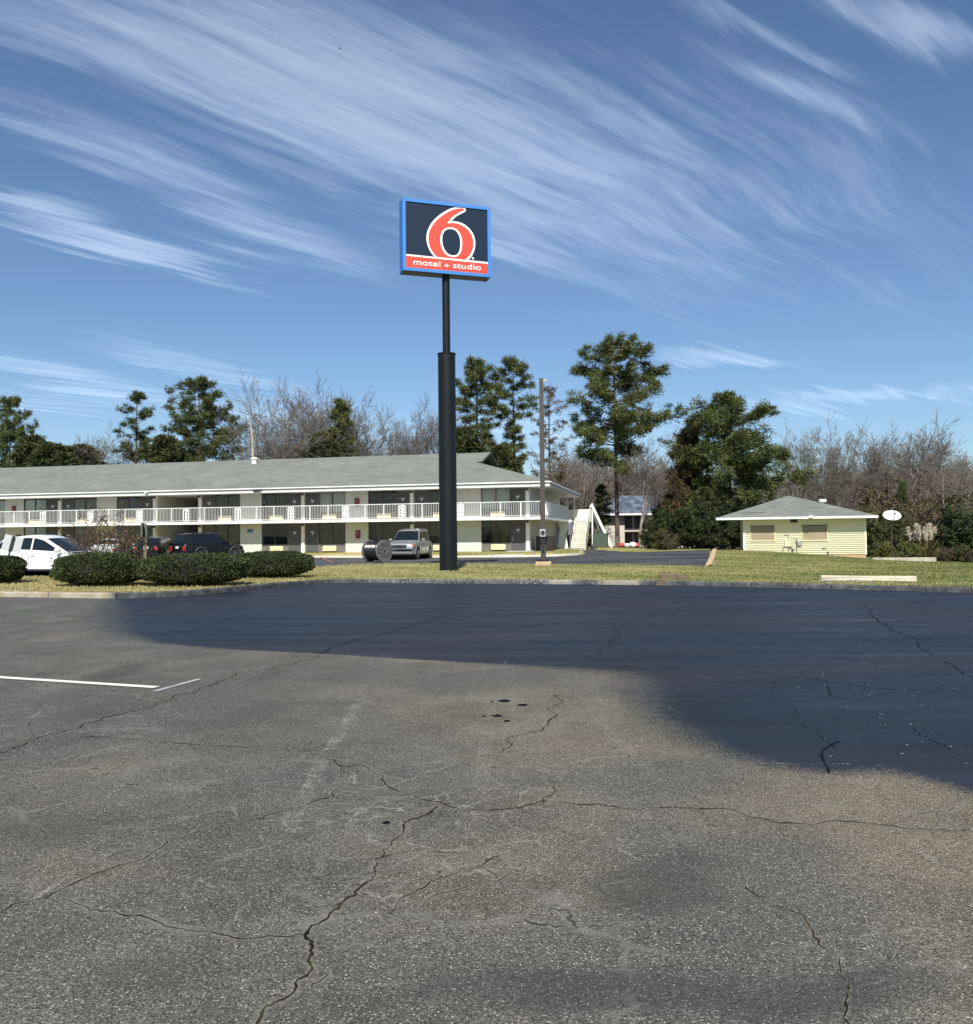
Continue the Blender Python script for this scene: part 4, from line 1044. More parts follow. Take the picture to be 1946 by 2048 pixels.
R6 = [(795,1222),(725,1145),(665,1060),(625,960),(608,860),(612,770),(635,680),(680,590),(745,505),(830,425),(930,352),(1030,300),(1120,268),(1200,258),(1250,262),(1273,282),(1255,302),(1200,325),(1120,372),(1050,428),(1000,485),(958,552),(1030,542),(1100,545),(1180,562),(1260,600),(1340,665),(1400,740),(1435,820),(1450,900),(1450,980),(1430,1070),(1390,1150),(1340,1210),(1275,1265)]
I6 = [(1015,628),(1080,638),(1140,670),(1190,730),(1222,810),(1240,900),(1238,990),(1222,1080),(1190,1145),(1140,1185),(1080,1195),(1010,1185),(940,1150),(885,1085),(845,990),(828,880),(835,780),(865,700),(930,645)]
N6 = [(1010,660),(1075,670),(1130,705),(1170,765),(1195,840),(1205,920),(1200,1010),(1183,1085),(1155,1135),(1110,1160),(1060,1162),(1000,1145),(945,1100),(900,1030),(872,940),(865,850),(875,770),(905,705),(955,668)]
num = decal('numeral_outline', [uvp(*p) for p in cr_spline(W6, corners=(0, 22, 34))], M_sw, .012, face)
decal('numeral', [uvp(*p) for p in cr_spline(R6, corners=(0, 21, 34))], M_red, .018, num)
decal('numeral_outline', [uvp(*p) for p in cr_spline(I6)], M_sw, .024, num)
decal('numeral_counter', [uvp(*p) for p in cr_spline(N6)], M_navy, .030, num)
decal('red_band', [uvp(195, 1385), uvp(1730, 1530), uvp(1727, 1325), uvp(194, 1163)], M_red, .024, face)
decal('white_stripe', [uvp(194, 1170), uvp(1727, 1332), uvp(1727, 1298), uvp(194, 1138)], M_sw, .030, face)
dc = uvp(1447, 1222); decal('registered_mark', [(dc[0]+.05*math.cos(t*.5236), dc[1]+.05*math.sin(t*.5236)) for t in range(12)], M_sw, .012, face)
def text_part(s, pa, pb, hgt, par, thick=.0):
    cu = bpy.data.curves.new('t', 'FONT'); cu.body = s; cu.size = 1; cu.extrude = .01; cu.offset = thick
    to = bpy.data.objects.new('t', cu); COL.objects.link(to)
    bpy.context.view_layer.update(); dg = bpy.context.evaluated_depsgraph_get()
    me = bpy.data.meshes.new_from_object(to.evaluated_get(dg)); bpy.data.objects.remove(to)
    n = len(me.vertices); co = np.zeros(n*3); me.vertices.foreach_get('co', co); co = co.reshape(-1, 3)
    a = uvp(*pa); b = uvp(*pb)
    w = co[:, 0].max()-co[:, 0].min(); h = co[:, 1].max()
    X = a[0] + (co[:, 0]-co[:, 0].min())/w*(b[0]-a[0]); Z = a[1] + co[:, 1]/h*hgt
    Y = -SD/2 - .001 - .034 - co[:, 2]*.3
    P = np.c_[X, Y, Z]; Mn = np.array(sgn_c); P = P @ Mn[:3, :3].T + Mn[:3, 3]
    me.vertices.foreach_set('co', P.ravel()); me.update()
    return link_mesh('lettering', me, M_sw, par)
text_part('motel', (330, 1336), (832, 1384), .235, face, .004)
text_part('+', (905, 1400), (1000, 1408), .17, face, .008)
text_part('studio', (1070, 1405), (1598, 1455), .235, face, .004)

# ================================================================ LIGHT POLE
LP = gnd(1088, 1131.5, .15); lz = hz(LP.x, LP.y)
lp = empty('light_pole', (LP.x, LP.y+.37, lz), R(-6), label='tall slender square bronze light pole on a concrete block, twin small heads', cat='light pole')
M_lp = mat('bronze pole paint', (.048, .042, .036), .5, var=.15)
MB().box(-.38, .38, -.37, .37, -.3, .20, bev=.03).build('concrete_base', mat('buff concrete', (.42, .31, .18), .9, var=.15), lp)
MB().box(-.25, .25, -.25, .25, .20, .32, bev=.02).build('base_cover', M_black, lp)
hp = zat(757, 1084, LP.y+.37) + gz - lz
mm_ = MB(); mm_.add([(sx*w, sy*w, z) for (w, z) in ((.125, .30), (.10, hp)) for sx, sy in ((-1,-1),(1,-1),(1,1),(-1,1))], [(0,1,2,3),(7,6,5,4),(0,4,5,1),(1,5,6,2),(2,6,7,3),(3,7,4,0)]); mm_.build('pole', M_lp, lp)
MB().box(.10, .27, -.05, .05, hp-.18, hp-.05).box(-.22, -.10, -.04, .04, hp-.19, hp-.14).build('bracket', M_metal, lp)
MB().box(-.15, .13, -.24, -.126, 1.40, 1.78, bev=.02).build('meter_box', mat('box grey', (.30, .31, .31), .5), lp)
MB().lathe([(.09, 0), (.09, .06), (.07, .08)], 16, Matrix.Translation((.0, -.24, 1.62)) @ Matrix.Rotation(R(90), 4, 'X')).build('meter', M_black, lp)
MB().box(-.12, -.01, -.2, -.126, 1.1, 1.32, bev=.01).box(.02, .13, -.2, -.126, 1.1, 1.32, bev=.01).box(-.06, .06, -.2, -.126, .7, 1.02).build('outlet_boxes', M_black, lp)

# ================================================================ SATELLITE DISH
Dp = at(1786, 1120, 54); dz_ = hz(Dp.x, 54)
dish = empty('satellite_dish', (Dp.x, 54, dz_), 0, label='white oval satellite dish on a thin dark post right of the yellow building', cat='satellite dish')
dc_ = at(1784, 1031, 54).z - dz_
MB().tube([(0, .1, -.3), (0, .1, dc_-.05)], .055, 10).build('post', mat('rusty post', (.035, .022, .018), .7), dish, True)
V = []; F = []; n = 36; rings = 6
Md = Matrix.Translation((0, 0, dc_)) @ Matrix.Rotation(R(-28), 4, 'X')
for i in range(rings+1):
    r = i/rings
    for k in range(n):
        t = 2*math.pi*k/n; V.append(tuple(Md @ Vector((.58*r*math.cos(t), -.12*r*r+.1, .36*r*math.sin(t)))))
for i in range(rings):
    for k in range(n): k2 = (k+1) % n; F.append((i*n+k, i*n+k2, (i+1)*n+k2, (i+1)*n+k))
ds = np_mesh('dish', V, F, mat('dish white', (.82, .82, .82), .4, var=.03), dish, smooth=True)
md = ds.modifiers.new('s', 'SOLIDIFY'); md.thickness = .015
MB().tube([(0, -.0, dc_-.38), (0, -.30, dc_-.22), (0, -.42, dc_+.02)], .02).lathe([(.03, 0), (.06, .05), (.05, .13), (.02, .15)], 10, Matrix.Translation((-.01, -.42, dc_+.02))).box(-.07, .03, -.46, -.38, dc_+.08, dc_+.17).build('receiver', M_black, dish)
# ================================================================ VEHICLES
def paint(nm, col, metal=0.0, rough=.28):
    return mat(nm, col, rough, var=0, metal=metal, coat=.8 if col[0] > .1 else .25, spec=.5 if col[0] > .1 else .25)
M_cglass = mat('car glass', (.006, .009, .011), .05, var=0, spec=.6)
M_tyre = mat('tyre rubber', (.014, .014, .014), .85, var=.1)
M_rim = mat('alloy', (.42, .42, .43), .3, var=.05, metal=.8)
M_chrome = mat('chrome', (.6, .6, .6), .15, var=0, metal=1)
M_tail = mat('tail lamp red', (.42, .012, .010), .2, var=0, coat=.5)
M_lens = mat('lamp lens', (.55, .56, .55), .12, var=0, coat=.6)
M_amber = mat('amber lens', (.55, .12, .04), .2, var=0)
M_trim = mat('black plastic', (.02, .02, .02), .6, var=.1)
M_plate = mat('number plate', (.62, .64, .60), .4, var=.1, vscale=20)
def car(name, label, cat, x, y, rz, L, W, belt, roofp, pm, wr=.35, fo=.90, wb=2.75, clear=.24, sidewin=(), rack=False, arch=None, rear=True, front=True, tumble=.30, grille=True, seams=(), tailh=.22):
    zg = hz(x, y)
    root = empty(name, (x, y, zg), rz, label=label, cat=cat)
    bx = np.array([b[0] for b in belt]); bz = np.array([b[1] for b in belt]); rx = np.array([b[0] for b in roofp]); rzv = np.array([b[1] for b in roofp])
    zb = lambda q: float(np.interp(q, bx, bz)); zr = lambda q: max(float(np.interp(q, rx, rzv)), zb(q))
    xf = L/2-fo; xr = xf-wb; AR = wr+.06
    def hw(q):
        t = abs(q)/(L/2); return W/2*(1-.16*max(0, t-.72)**1.6/.28**1.6)
    xs = np.unique(np.r_[np.arange(-L/2, L/2, .07), L/2, xf-AR, xf+AR, xr-AR, xr+AR, xf-AR+.02, xf+AR-.02, xr-AR+.02, xr+AR-.02])
    V = []; F = []; K = None
    for q in xs:
        w = hw(q); zl = clear
        for xa in (xf, xr):
            if abs(q-xa) < AR: zl = max(zl, wr + math.sqrt(AR*AR-(q-xa)**2))
        e = min(1, (L/2-abs(q))/.10); e = math.sqrt(max(e, 0)); zt = zb(q)
        zlow = zl + (1-e)*.12
        zt2 = zt - (1-e)*.08
        zs = zt2 - .16; zm = max(zlow+.02, .55)
        w2 = w - (1-e)*.05
        half = [(0, zlow), (w2*.88, zlow), (w2*.985, zlow+.03), (w2, max(zlow+.04, min(zm, zs-.02))), (w2*.985, zs), (w2*.955, zt2-.05), (w2*.88, zt2-.008), (w2*.45, zt2+.012), (0, zt2+.02)]
        ring = half + [(-a, b) for a, b in half[-2:0:-1]]
        K = len(ring); V += [(q, a, b) for a, b in ring]
    for i in range(len(xs)-1):
        for k in range(K): F.append((i*K+k, i*K+(k+1) % K, (i+1)*K+(k+1) % K, (i+1)*K+k))
    F2 = F + [tuple(range(K)), tuple(range((len(xs)-1)*K, len(xs)*K))]
    # cabin
    gx0, gx1 = rx[0], rx[-1]; gs = np.unique(np.r_[np.linspace(gx0, gx1, 50), rx]); b0 = len(V); KK = 0
    def yr(q, z=None): return hw(q)*.88 - tumble*((zr(q) if z is None else z)-zb(q))
    for q in gs:
        w = hw(q)*.88; z1 = zr(q); r = yr(q); hgt = z1-zb(q); s = min(.05, hgt*.3)
        half = [(w, zb(q)-.03), (r+.02*min(1, hgt*2), z1-s), (r-.05, z1), (r*.5, z1+.022), (0, z1+.03)]
        ring = half + [(-a, b) for a, b in half[-2::-1]]; KK = len(ring); V += [(q, a, b) for a, b in ring]
    for i in range(len(gs)-1):
        for k in range(KK-1): F2.append((b0+i*KK+k, b0+i*KK+k+1, b0+(i+1)*KK+k+1, b0+(i+1)*KK+k))
    mb = MB(); mb.add(V, F2); body = mb.build('body', pm, root)
    for p in body.data.polygons: p.use_smooth = True
    es = body.modifiers.new('e', 'EDGE_SPLIT'); es.split_angle = R(38)
    # side glass
    for sgn in (-1, 1):
        for (a, b) in sidewin:
            VV = []; FF = []; cnt = 0
            for q in np.linspace(a, b, 14):
                z0 = zb(q)+.035; z1 = zr(q)-.095
                if z1 < z0+.02: continue
                hg = max(zr(q)-.05-(zb(q)-.03), .01)
                def yy(z):
                    t = (z-(zb(q)-.03))/hg; w = hw(q)*.88; return (w + (yr(q)+.02-w)*t + .009)*sgn
                VV += [(q, yy(z0), z0), (q, yy(z1), z1)]; cnt += 1
                if cnt > 1: c = 2*cnt-4; FF.append((c, c+2, c+3, c+1))
            if FF: np_mesh('side_window', VV, FF, M_cglass, root, smooth=True)
    # screens
    def screen(nm, qa, qb):
        VV = []; FF = []; n = 8
        for i in range(n+1):
            q = qa + (qb-qa)*i/n; dzdx = (zr(q+.02)-zr(q-.02))/.04; nl = math.hypot(dzdx, 1); ox, oz = -dzdx/nl*.014, 1/nl*.014
            for j in range(n+1):
                f = -1+2*j/n; e_ = (yr(q)-.045); y_ = e_*f; z_ = zr(q) + .03*(1-f*f)
                VV.append((q+ox, y_, z_+oz))
        for i in range(n):
            for j in range(n): c = i*(n+1)+j; FF.append((c, c+1, c+n+2, c+n+1))
        np_mesh(nm, VV, FF, M_cglass, root, smooth=True)
    screen('windscreen', rx[-2]+.06, rx[-1]-.05); screen('rear_window', rx[0]+ (rx[1]-rx[0])*.22, rx[1]-(rx[1]-rx[0])*.08)
    # wheels
    for xa in (xf, xr):
        for sgn in (-1, 1):
            Mw = Matrix.Translation((xa, sgn*(W/2-.115), wr)) @ Matrix.Rotation(R(90), 4, 'X')
            wh = MB().lathe([(wr*.62, -.10), (wr*.95, -.105), (wr, -.07), (wr, .07), (wr*.95, .105), (wr*.62, .10)], 28, Mw).build('wheel', M_tyre, root, False)
            s_ = -1 if sgn > 0 else 1; rm = MB()
            rm.lathe([(wr*.64, s_*.085), (wr*.60, s_*.070), (wr*.56, s_*.055)], 24, Mw).lathe([(wr*.16, s_*.055), (wr*.16, s_*.093)], 12, Mw)
            for k in range(6):
                t = k*math.pi/3; rm.bar(Mw @ Vector((math.cos(t)*wr*.1, math.sin(t)*wr*.1, s_*.085)), Mw @ Vector((math.cos(t)*wr*.6, math.sin(t)*wr*.6, s_*.08)), .06, .02)
            rm.build('rim', M_rim, wh)
        MB().tube([(xa, -W/2+.02, wr), (xa, W/2-.02, wr)], AR-.012, 24).build('wheel_arch', M_dark if not arch else arch, root)
        if arch:
            for sgn in (-1, 1):
                m2 = MB(); pts = [(xa+math.cos(t)*(AR+.03), sgn*(hw(xa)+.012), wr+math.sin(t)*(AR+.03)) for t in np.linspace(-.25, math.pi+.25, 16)]
                m2.tube(pts, .045, 6).build('arch_moulding', arch, root)
    # mirrors, handles, seams
    mx = rx[-1]-.28
    for sgn in (-1, 1):
        m2 = MB().box(mx-.10, mx+.10, sgn*hw(mx)*1.0-.02 if sgn > 0 else -hw(mx)-.22, hw(mx)+.22 if sgn > 0 else -hw(mx)+.02, zb(mx)+.02, zb(mx)+.19, bev=.05)
        m2.build('door_mirror', pm, root)
        sm = MB()
        for q in seams: sm.box(q-.006, q+.006, sgn*(hw(q)+.003)-.004, sgn*(hw(q)+.003)+.002, clear+.16, zb(q)-.12)
        if seams: sm.build('door_seam', M_trim, root)
        for q in seams[:2]: MB().box(q+.10, q+.30, sgn*hw(q)*.995-.03, sgn*hw(q)*.995+.025, zb(q)-.22, zb(q)-.18, bev=.01).build('door_handle', pm if pm.name != 'silver paint' else M_chrome, root)
        MB().box(xr+AR+.02, xf-AR-.02, sgn*W/2*.97-.03, sgn*W/2*.97+.025, clear-.02, clear+.07, bev=.01).build('sill', M_trim if arch is None else arch, root)
        MB().box(L/2-.20, L/2-.01, sgn*hw(L/2)*.80-.19, sgn*hw(L/2)*.80+.19, zb(L/2-.1)-.26, zb(L/2-.1)-.10, bev=.03).build('headlight', M_lens, root)
        MB().box(-L/2-.015, -L/2+.17, sgn*hw(L/2)*.90-.09, sgn*hw(L/2)*.90+.10, zb(-L/2)-.12-tailh, zb(-L/2)-.12, bev=.02).build('tail_light', M_tail, root)
    if grille:
        MB().box(L/2-.06, L/2+.02, -W*.24, W*.24, zb(L/2-.1)-.30, zb(L/2-.1)-.08, bev=.03).build('grille', M_trim, root)
    MB().box(L/2-.12, L/2+.06, -W*.44, W*.44, clear+.05, clear+.27, bev=.05).build('front_bumper', pm, root)
    MB().box(-L/2-.07, -L/2+.12, -W*.45, W*.45, clear+.05, clear+.27, bev=.05).build('rear_bumper', pm, root)
    MB().box(-L/2-.03, -L/2+.01, -.16, .16, .78 if L < 4.9 else .80, .93 if L < 4.9 else .95).build('licence_plate', M_plate, root)
    if rack:
        m2 = MB(); z_ = zr(0)+.07
        for sgn in (-1, 1):
            yy_ = sgn*(yr(0)-.10); m2.tube([(rx[1]+.2, yy_, z_-.05), (rx[1]+.3, yy_, z_), (rx[-2]-.5, yy_, z_), (rx[-2]-.4, yy_, z_-.05)], .02, 6)
        for q in (-.9, .1): m2.tube([(q, -(yr(0)-.1), z_), (q, yr(0)-.1, z_)], .015, 6)
        m2.build('roof_rack', M_chrome if pm.name == 'silver paint' else M_trim, root)
    return root
car('parked_car', 'white crossover parked side on behind the clipped bushes at the left edge', 'car', -17.9, 35.0, R(-17), 4.85, 1.85,
    [(-2.45, 1.02), (-1.9, 1.10), (0, 1.03), (1.05, .97), (1.9, .87), (2.3, .76), (2.45, .62)], [(-2.35, 1.06), (-1.85, 1.50), (-1.2, 1.62), (-.55, 1.665), (-.1, 1.64), (.3, 1.54), (1.55, .95)],
    paint('white car paint', (.80, .80, .79)), sidewin=[(-2.05, -1.30), (-1.22, -.30), (-.22, 1.10)], seams=[-1.26, -.26, .86], wr=.36)
car('parked_car', 'white car parked behind the bare shrub, its right red tail lamp showing', 'car', -25.6, 58.3, R(98), 4.7, 1.8,
    [(-2.35, .95), (-1.6, 1.0), (0, .95), (1.2, .93), (2.0, .80), (2.35, .68)], [(-2.0, .98), (-1.1, 1.38), (-.3, 1.44), (.3, 1.42), (1.2, .93)],
    paint('white car paint', (.80, .80, .79)), sidewin=[(-1.4, -.35), (-.28, .85)], seams=[-.3, .7], wr=.33, clear=.2)
car('parked_car', 'black car parked tail out between the bare shrub and the black SUV', 'car', -22.75, 59.0, R(90), 4.5, 1.8,
    [(-2.25, 1.00), (-1.6, 1.02), (0, .98), (1.2, .95), (2.0, .82), (2.25, .7)], [(-2.1, 1.00), (-1.55, 1.46), (-.5, 1.55), (.3, 1.52), (1.25, .95)],
    paint('black car paint', (.008, .008, .009)), sidewin=[(-1.6, -.35), (-.28, .85)], seams=[-.3, .7], wr=.33)
car('parked_suv', 'black SUV with grey wheel arches and a roof rack parked nose to the motel', 'SUV', -19.3, 58.9, R(54), 4.85, 1.88,
    [(-2.42, 1.05), (-1.6, 1.10), (0, 1.07), (1.15, 1.05), (1.9, 1.0), (2.3, .92), (2.42, .82)], [(-2.38, 1.08), (-2.15, 1.70), (-1.6, 1.78), (0, 1.78), (.35, 1.74), (1.12, 1.05)],
    paint('black car paint', (.008, .008, .009)), sidewin=[(-2.2, -1.2), (-1.1, -.25), (-.17, .85)], seams=[-1.15, -.2, .9], rack=True, arch=mat('arch grey', (.07, .07, .07), .5), wr=.38, clear=.3, tumble=.26, tailh=.3)
suv = car('parked_suv', 'silver SUV parked facing the lot beside the cable reel', 'SUV', -5.05, 55.95, R(-100.5), 5.05, 2.0,
    [(-2.52, 1.12), (-1.6, 1.17), (0, 1.15), (1.15, 1.16), (1.9, 1.14), (2.4, 1.05), (2.52, .95)], [(-2.48, 1.15), (-2.25, 1.80), (-1.7, 1.90), (0, 1.90), (.3, 1.87), (1.0, 1.16)],
    paint('silver paint', (.34, .34, .33), .55, .35), sidewin=[(-2.25, -1.42), (-1.32, -.38), (-.28, .75)], seams=[-1.37, -.32, .85], rack=True, wr=.39, clear=.32, tumble=.24, fo=.95, wb=3.05)
for sgn in (-1, 1): MB().box(2.30, 2.50, sgn*.87-.07, sgn*.87+.07, .80, .98, bev=.02).build('indicator_lens', M_amber, suv)
MB().box(2.515, 2.56, -.12, .12, .88, .94).build('badge', M_chrome, suv)
MB().box(2.42, 2.60, -.93, .93, .50, .72, bev=.05).build('chrome_bumper', M_chrome, suv)

# ================================================================ CABLE REEL
rp = gnd(752, 1124.5, .15); rzg = hz(rp.x, rp.y)
reel = empty('cable_reel', (rp.x, rp.y+.5, rzg), R(-38), label='large grey wooden reel wound with shiny black cable beside the silver SUV', cat='cable reel')
RR = .655; RL = .60
def wood_fn(t, v, c, p):
    n = t.noise(t.mapping(v, (1, 1.2, 14)), 1.0, 4, .6); return t.mix(t.ramp(n, .35, .65), (.06, .06, .052), (.16, .155, .135))
M_wood = mat('weathered reel wood', (.2, .2, .18), .9, var=0, fn=wood_fn)
for sx_ in (-1, 1):
    Mr = Matrix.Translation((sx_*RL, 0, RR)) @ Matrix.Rotation(R(90), 4, 'Y')
    fl = MB().lathe([(RR, -.03), (RR, .03)], 44, Mr).build('flange', M_wood, reel)
    vv = MB()
    for k in range(44):
        a, b = 2*math.pi*k/44, 2*math.pi*(k+1)/44
        vv.bar((sx_*RL, math.cos(a)*RR, RR+math.sin(a)*RR), (sx_*RL, math.cos(b)*RR, RR+math.sin(b)*RR), .075, .012)
    vv.build('rim', mat('reel rim', (.20, .20, .195), .5, metal=.3), fl)
    pl_ = MB()
    for k in range(7): yb = -.5 + k*.165; hgt = math.sqrt(max(.01, .6**2-yb*yb)); pl_.bar((sx_*(RL+.035), yb, RR-hgt), (sx_*(RL+.035), yb+.12, RR+hgt*.95), .012, .03)
    pl_.build('batten', mat('dark batten', (.05, .05, .045), .9), fl)
    MB().lathe([(.07, -.045), (.07, .045)], 14, Mr).build('hub', M_dark, fl)
V = []; F = []; n = 40; rows = 74
for i in range(rows+1):
    x_ = -RL+.04 + (2*RL-.08)*i/rows; r_ = .545 + .012*abs(math.sin(i*math.pi/2*.999)) - (.03 if i in (0, rows) else 0) + .01*math.sin(i*.21)
    for k in range(n): t = 2*math.pi*k/n; V.append((x_, r_*math.cos(t), RR+r_*math.sin(t)))
for i in range(rows):
    for k in range(n): k2 = (k+1) % n; F.append((i*n+k, i*n+k2, (i+1)*n+k2, (i+1)*n+k))
np_mesh('cable', V, F, mat('black cable', (.010, .010, .011), .28, var=0, spec=.6), reel, smooth=True)

# ================================================================ SMALL THINGS ON THE LAWN
def place(o, x, y, rz=0, tilt=None, dzz=0):
    o.location = (x, y, hz(x, y)+dzz); o.rotation_euler = tilt or (0, 0, rz); return o
# leaning sign seen from behind at the left edge
g = gnd(1.5, 1171.5, .15)
ls = empty('leaning_sign', (g.x, g.y, hz(g.x, g.y)), 0, label='grey backed sign on a thin black post, leaning right at the left edge', cat='sign')
ls.rotation_euler = (R(-3), R(13.5), R(6))
MB().box(-.025, .025, -.02, .02, -.3, 1.62).build('post', M_black, ls)
MB().box(-.30, .30, .022, .032, 1.10, 1.62, bev=.004).build('panel', mat('sign back grey', (.42, .44, .44), .45, var=.08), ls)
MB().box(-.045, .045, -.028, -.021, 1.08, 1.60).build('post_strap', M_black, ls)
g = at(290.5, 1130, 29.3); wp = empty('wooden_post', (g.x, 29.3, hz(g.x, 29.3)), R(13), label='weathered wooden post with an edge-on board behind the bushes', cat='post')
M_post = mat('weathered post', (.14, .12, .085), .9, var=.3)
MB().box(-.05, .05, -.05, .05, -.2, 2.0).build('post', M_post, wp)
MB().box(-.10, -.051, -.3, .3, 1.55, 2.02).box(.051, .09, -.25, .25, 1.5, 1.95).build('board', mat('board edge', (.11, .115, .10), .9, var=.25), wp)
g = gnd(27, 1164.5, .2)
bk = place(MB().box(-.17, .17, -.12, .12, -.05, .22, bev=.02).box(-.14, .12, -.13, -.12, .0, .08).build('clay_block', mat('orange clay', (.42, .20, .10), .9, var=.25)), g.x, g.y+.1, R(8))
tag(bk, 'small orange clay block on the grass by the left edge', 'block')
g = gnd(1122, 1101, .4); sp2 = empty('sign_post', (4.0+1.9, 66.0, hz(5.9, 66)), R(50), label='narrow grey sign post standing before the outside stair', cat='sign post')
p0 = at(1141, 1100, 64); sp2.location = (p0.x, 64, hz(p0.x, 64)); hh2 = at(1141, 1046, 64).z - sp2.location.z
MB().box(-.03, .03, -.03, .03, -.2, hh2).build('post', mat('galvanised', (.25, .25, .24), .5), sp2); MB().box(-.35, .35, -.045, -.032, hh2-.9, hh2).build('sign_plate', mat('sign back', (.2, .2, .2), .5), sp2)
# loose concrete by the kerb
def loose(name, label, cat, pxy, z, L_, W_, H_, rz, m, grp=None, dy_=0, bev=.03):
    g = gnd(pxy[0], pxy[1], z); rn = random.Random(int(pxy[0]))
    o = MB().box(-L_/2, L_/2, -W_/2, W_/2, -.05, H_, bev=bev).build(name, m); o.location = (g.x, g.y+W_/2+dy_, z); o.rotation_euler = (rn.uniform(-.04, .04), rn.uniform(-.03, .03), rz)
    import bmesh
    bm = bmesh.new(); bm.from_mesh(o.data); bmesh.ops.subdivide_edges(bm, edges=bm.edges, cuts=2, use_grid_fill=True)
    for v in bm.verts: v.co += Vector((rn.gauss(0, .006), rn.gauss(0, .006), rn.gauss(0, .005)))
    bm.to_mesh(o.data); bm.free()
    tag(o, label, cat, grp); return o
M_brc = mat('brown stained concrete', (.125, .085, .060), .9, var=.25)
loose('concrete_block', 'brown broken kerb block, the larger of two lying by the gap in the kerb', 'concrete block', (1339, 1157), .14, .62, .3, .14, R(-12), M_brc)
loose('concrete_block', 'small brown broken kerb block, right of the larger one by the gap in the kerb', 'concrete block', (1367, 1158.5), .14, .34, .3, .13, R(-8), M_brc)
loose('concrete_block', 'long brown stained kerb piece lying in front of the two broken blocks', 'concrete block', (1345, 1170), .0, 1.05, .22, .16, R(-12), M_brc, dy_=-.12)
M_beam = mat('pale bare concrete', (.52, .46, .36), .85, var=.12)
loose('parking_bumper', 'long pale concrete parking bumper lying on the grass behind the kerb at right', 'parking bumper', (1746, 1161), .17, 2.65, .22, .12, R(-31), M_beam, dy_=.25)
loose('concrete_slab', 'flat grey concrete slab in the grass in front of the pale parking bumper', 'slab', (1756, 1167), .115, 3.0, .42, .03, R(-31), mat('grey slab', (.27, .255, .21), .9, var=.2), dy_=.1, bev=.01)
g = at(1822, 1124, 50); o = place(MB().box(-1.9, 1.6, -.09, .09, -.3, .24, bev=.03).build('low_wall', mat('weathered pale concrete', (.36, .33, .26), .9, var=.25)), g.x, 50.5, R(-12)); tag(o, 'low concrete edging wall at the end of the lawn below the dish', 'low wall')
# bird
bq = at(680, 98, 60); o = MB().add([(0,0,0),(.12,.02,.01),(.02,.0,.05),(-.16,.05,.09),(.02,.03,.0),(-.05,-.25,.07),(-.02,0,-.03)], [(0,1,2),(0,2,3),(0,4,3),(0,5,2),(0,5,6),(1,6,0)]).build('bird', M_black); o.location = bq; tag(o, 'tiny dark bird flying high in the upper left sky', 'bird')
# orange line on the tarmac
o = MB().tube([(*gnd(640, 1117, .17)[:2], .2), (*gnd(652, 1121, .16)[:2], .19), (*gnd(664, 1125.5, .16)[:2], .19)], .03, 6).build('hose', mat('orange hose', (.5, .2, .12), .6)); 
for v in o.data.vertices: v.co.z = hz(v.co.x, v.co.y) + .04 + (v.co.z-.19)
tag(o, 'thin orange hose lying across the driveway left of the cable reel', 'hose')

# wire cart and a small heap by the far end of the driveway
g = at(1232, 1097, 77); ct_ = empty('wire_cart', (g.x, 77, hz(g.x, 77)), .4, label='small grey wire cart standing at the far end of the driveway', cat='cart')
m_ = MB()
for z_ in (.45, .6, .8, .95):
    for a, b in (((-.4, -.25), (.4, -.25)), ((-.4, .25), (.4, .25)), ((-.4, -.25), (-.4, .25)), ((.4, -.25), (.4, .25))): m_.bar((*a, z_), (*b, z_), .02)
for i in range(7):
    for y_ in (-.25, .25): m_.bar((-.4+i*.133, y_, .45), (-.4+i*.133, y_, .95), .012)
m_.build('basket', M_metal, ct_)
MB().bar((-.4, -.2, .12), (.35, -.2, .15), .03).bar((-.4, .2, .12), (.35, .2, .15), .03).bar((-.4, -.2, .12), (-.45, -.2, .95), .03).bar((-.4, .2, .12), (-.45, .2, .95), .03).bar((-.48, -.25, 1.0), (-.48, .25, 1.0), .04).build('frame', M_metal, ct_)
for a in (-.35, .3):
    for b in (-.2, .2): MB().lathe([(.06, -.015), (.06, .015)], 12, Matrix.Translation((a, b, .06)) @ Matrix.Rotation(R(90), 4, 'X')).build('wheel', M_tyre, ct_)
g = at(1258, 1097, 78); hp_ = empty('bag_heap', (g.x, 78, hz(g.x, 78)), 0, label='small heap of red and white bags between two tree trunks beyond the driveway', cat='bags')
rn = random.Random(4)
for i, (x_, y_, r_, c_) in enumerate([(-.7, 0, .28, 'r'), (-.2, .1, .25, 'w'), (.3, -.05, .32, 'w'), (.75, .1, .27, 'r'), (1.1, 0, .22, 'w')]):
    V = []; F = []; n = 12
    for a in range(n+1):
        for b in range(n*2):
            t_, p_ = math.pi*a/n, math.pi*b/n; k_ = r_*(1+.12*math.sin(3*p_+i)*math.sin(2*t_)); V.append((x_+k_*1.2*math.sin(t_)*math.cos(p_), y_+k_*math.sin(t_)*math.sin(p_), r_*.8+k_*.8*math.cos(t_)))
    for a in range(n):
        for b in range(n*2): b2 = (b+1) % (2*n); F.append((a*2*n+b, a*2*n+b2, (a+1)*2*n+b2, (a+1)*2*n+b))
    np_mesh('bag', V, F, mat('red bag', (.40, .05, .06), .5) if c_ == 'r' else mat('white bag', (.70, .68, .66), .5), hp_, smooth=True)
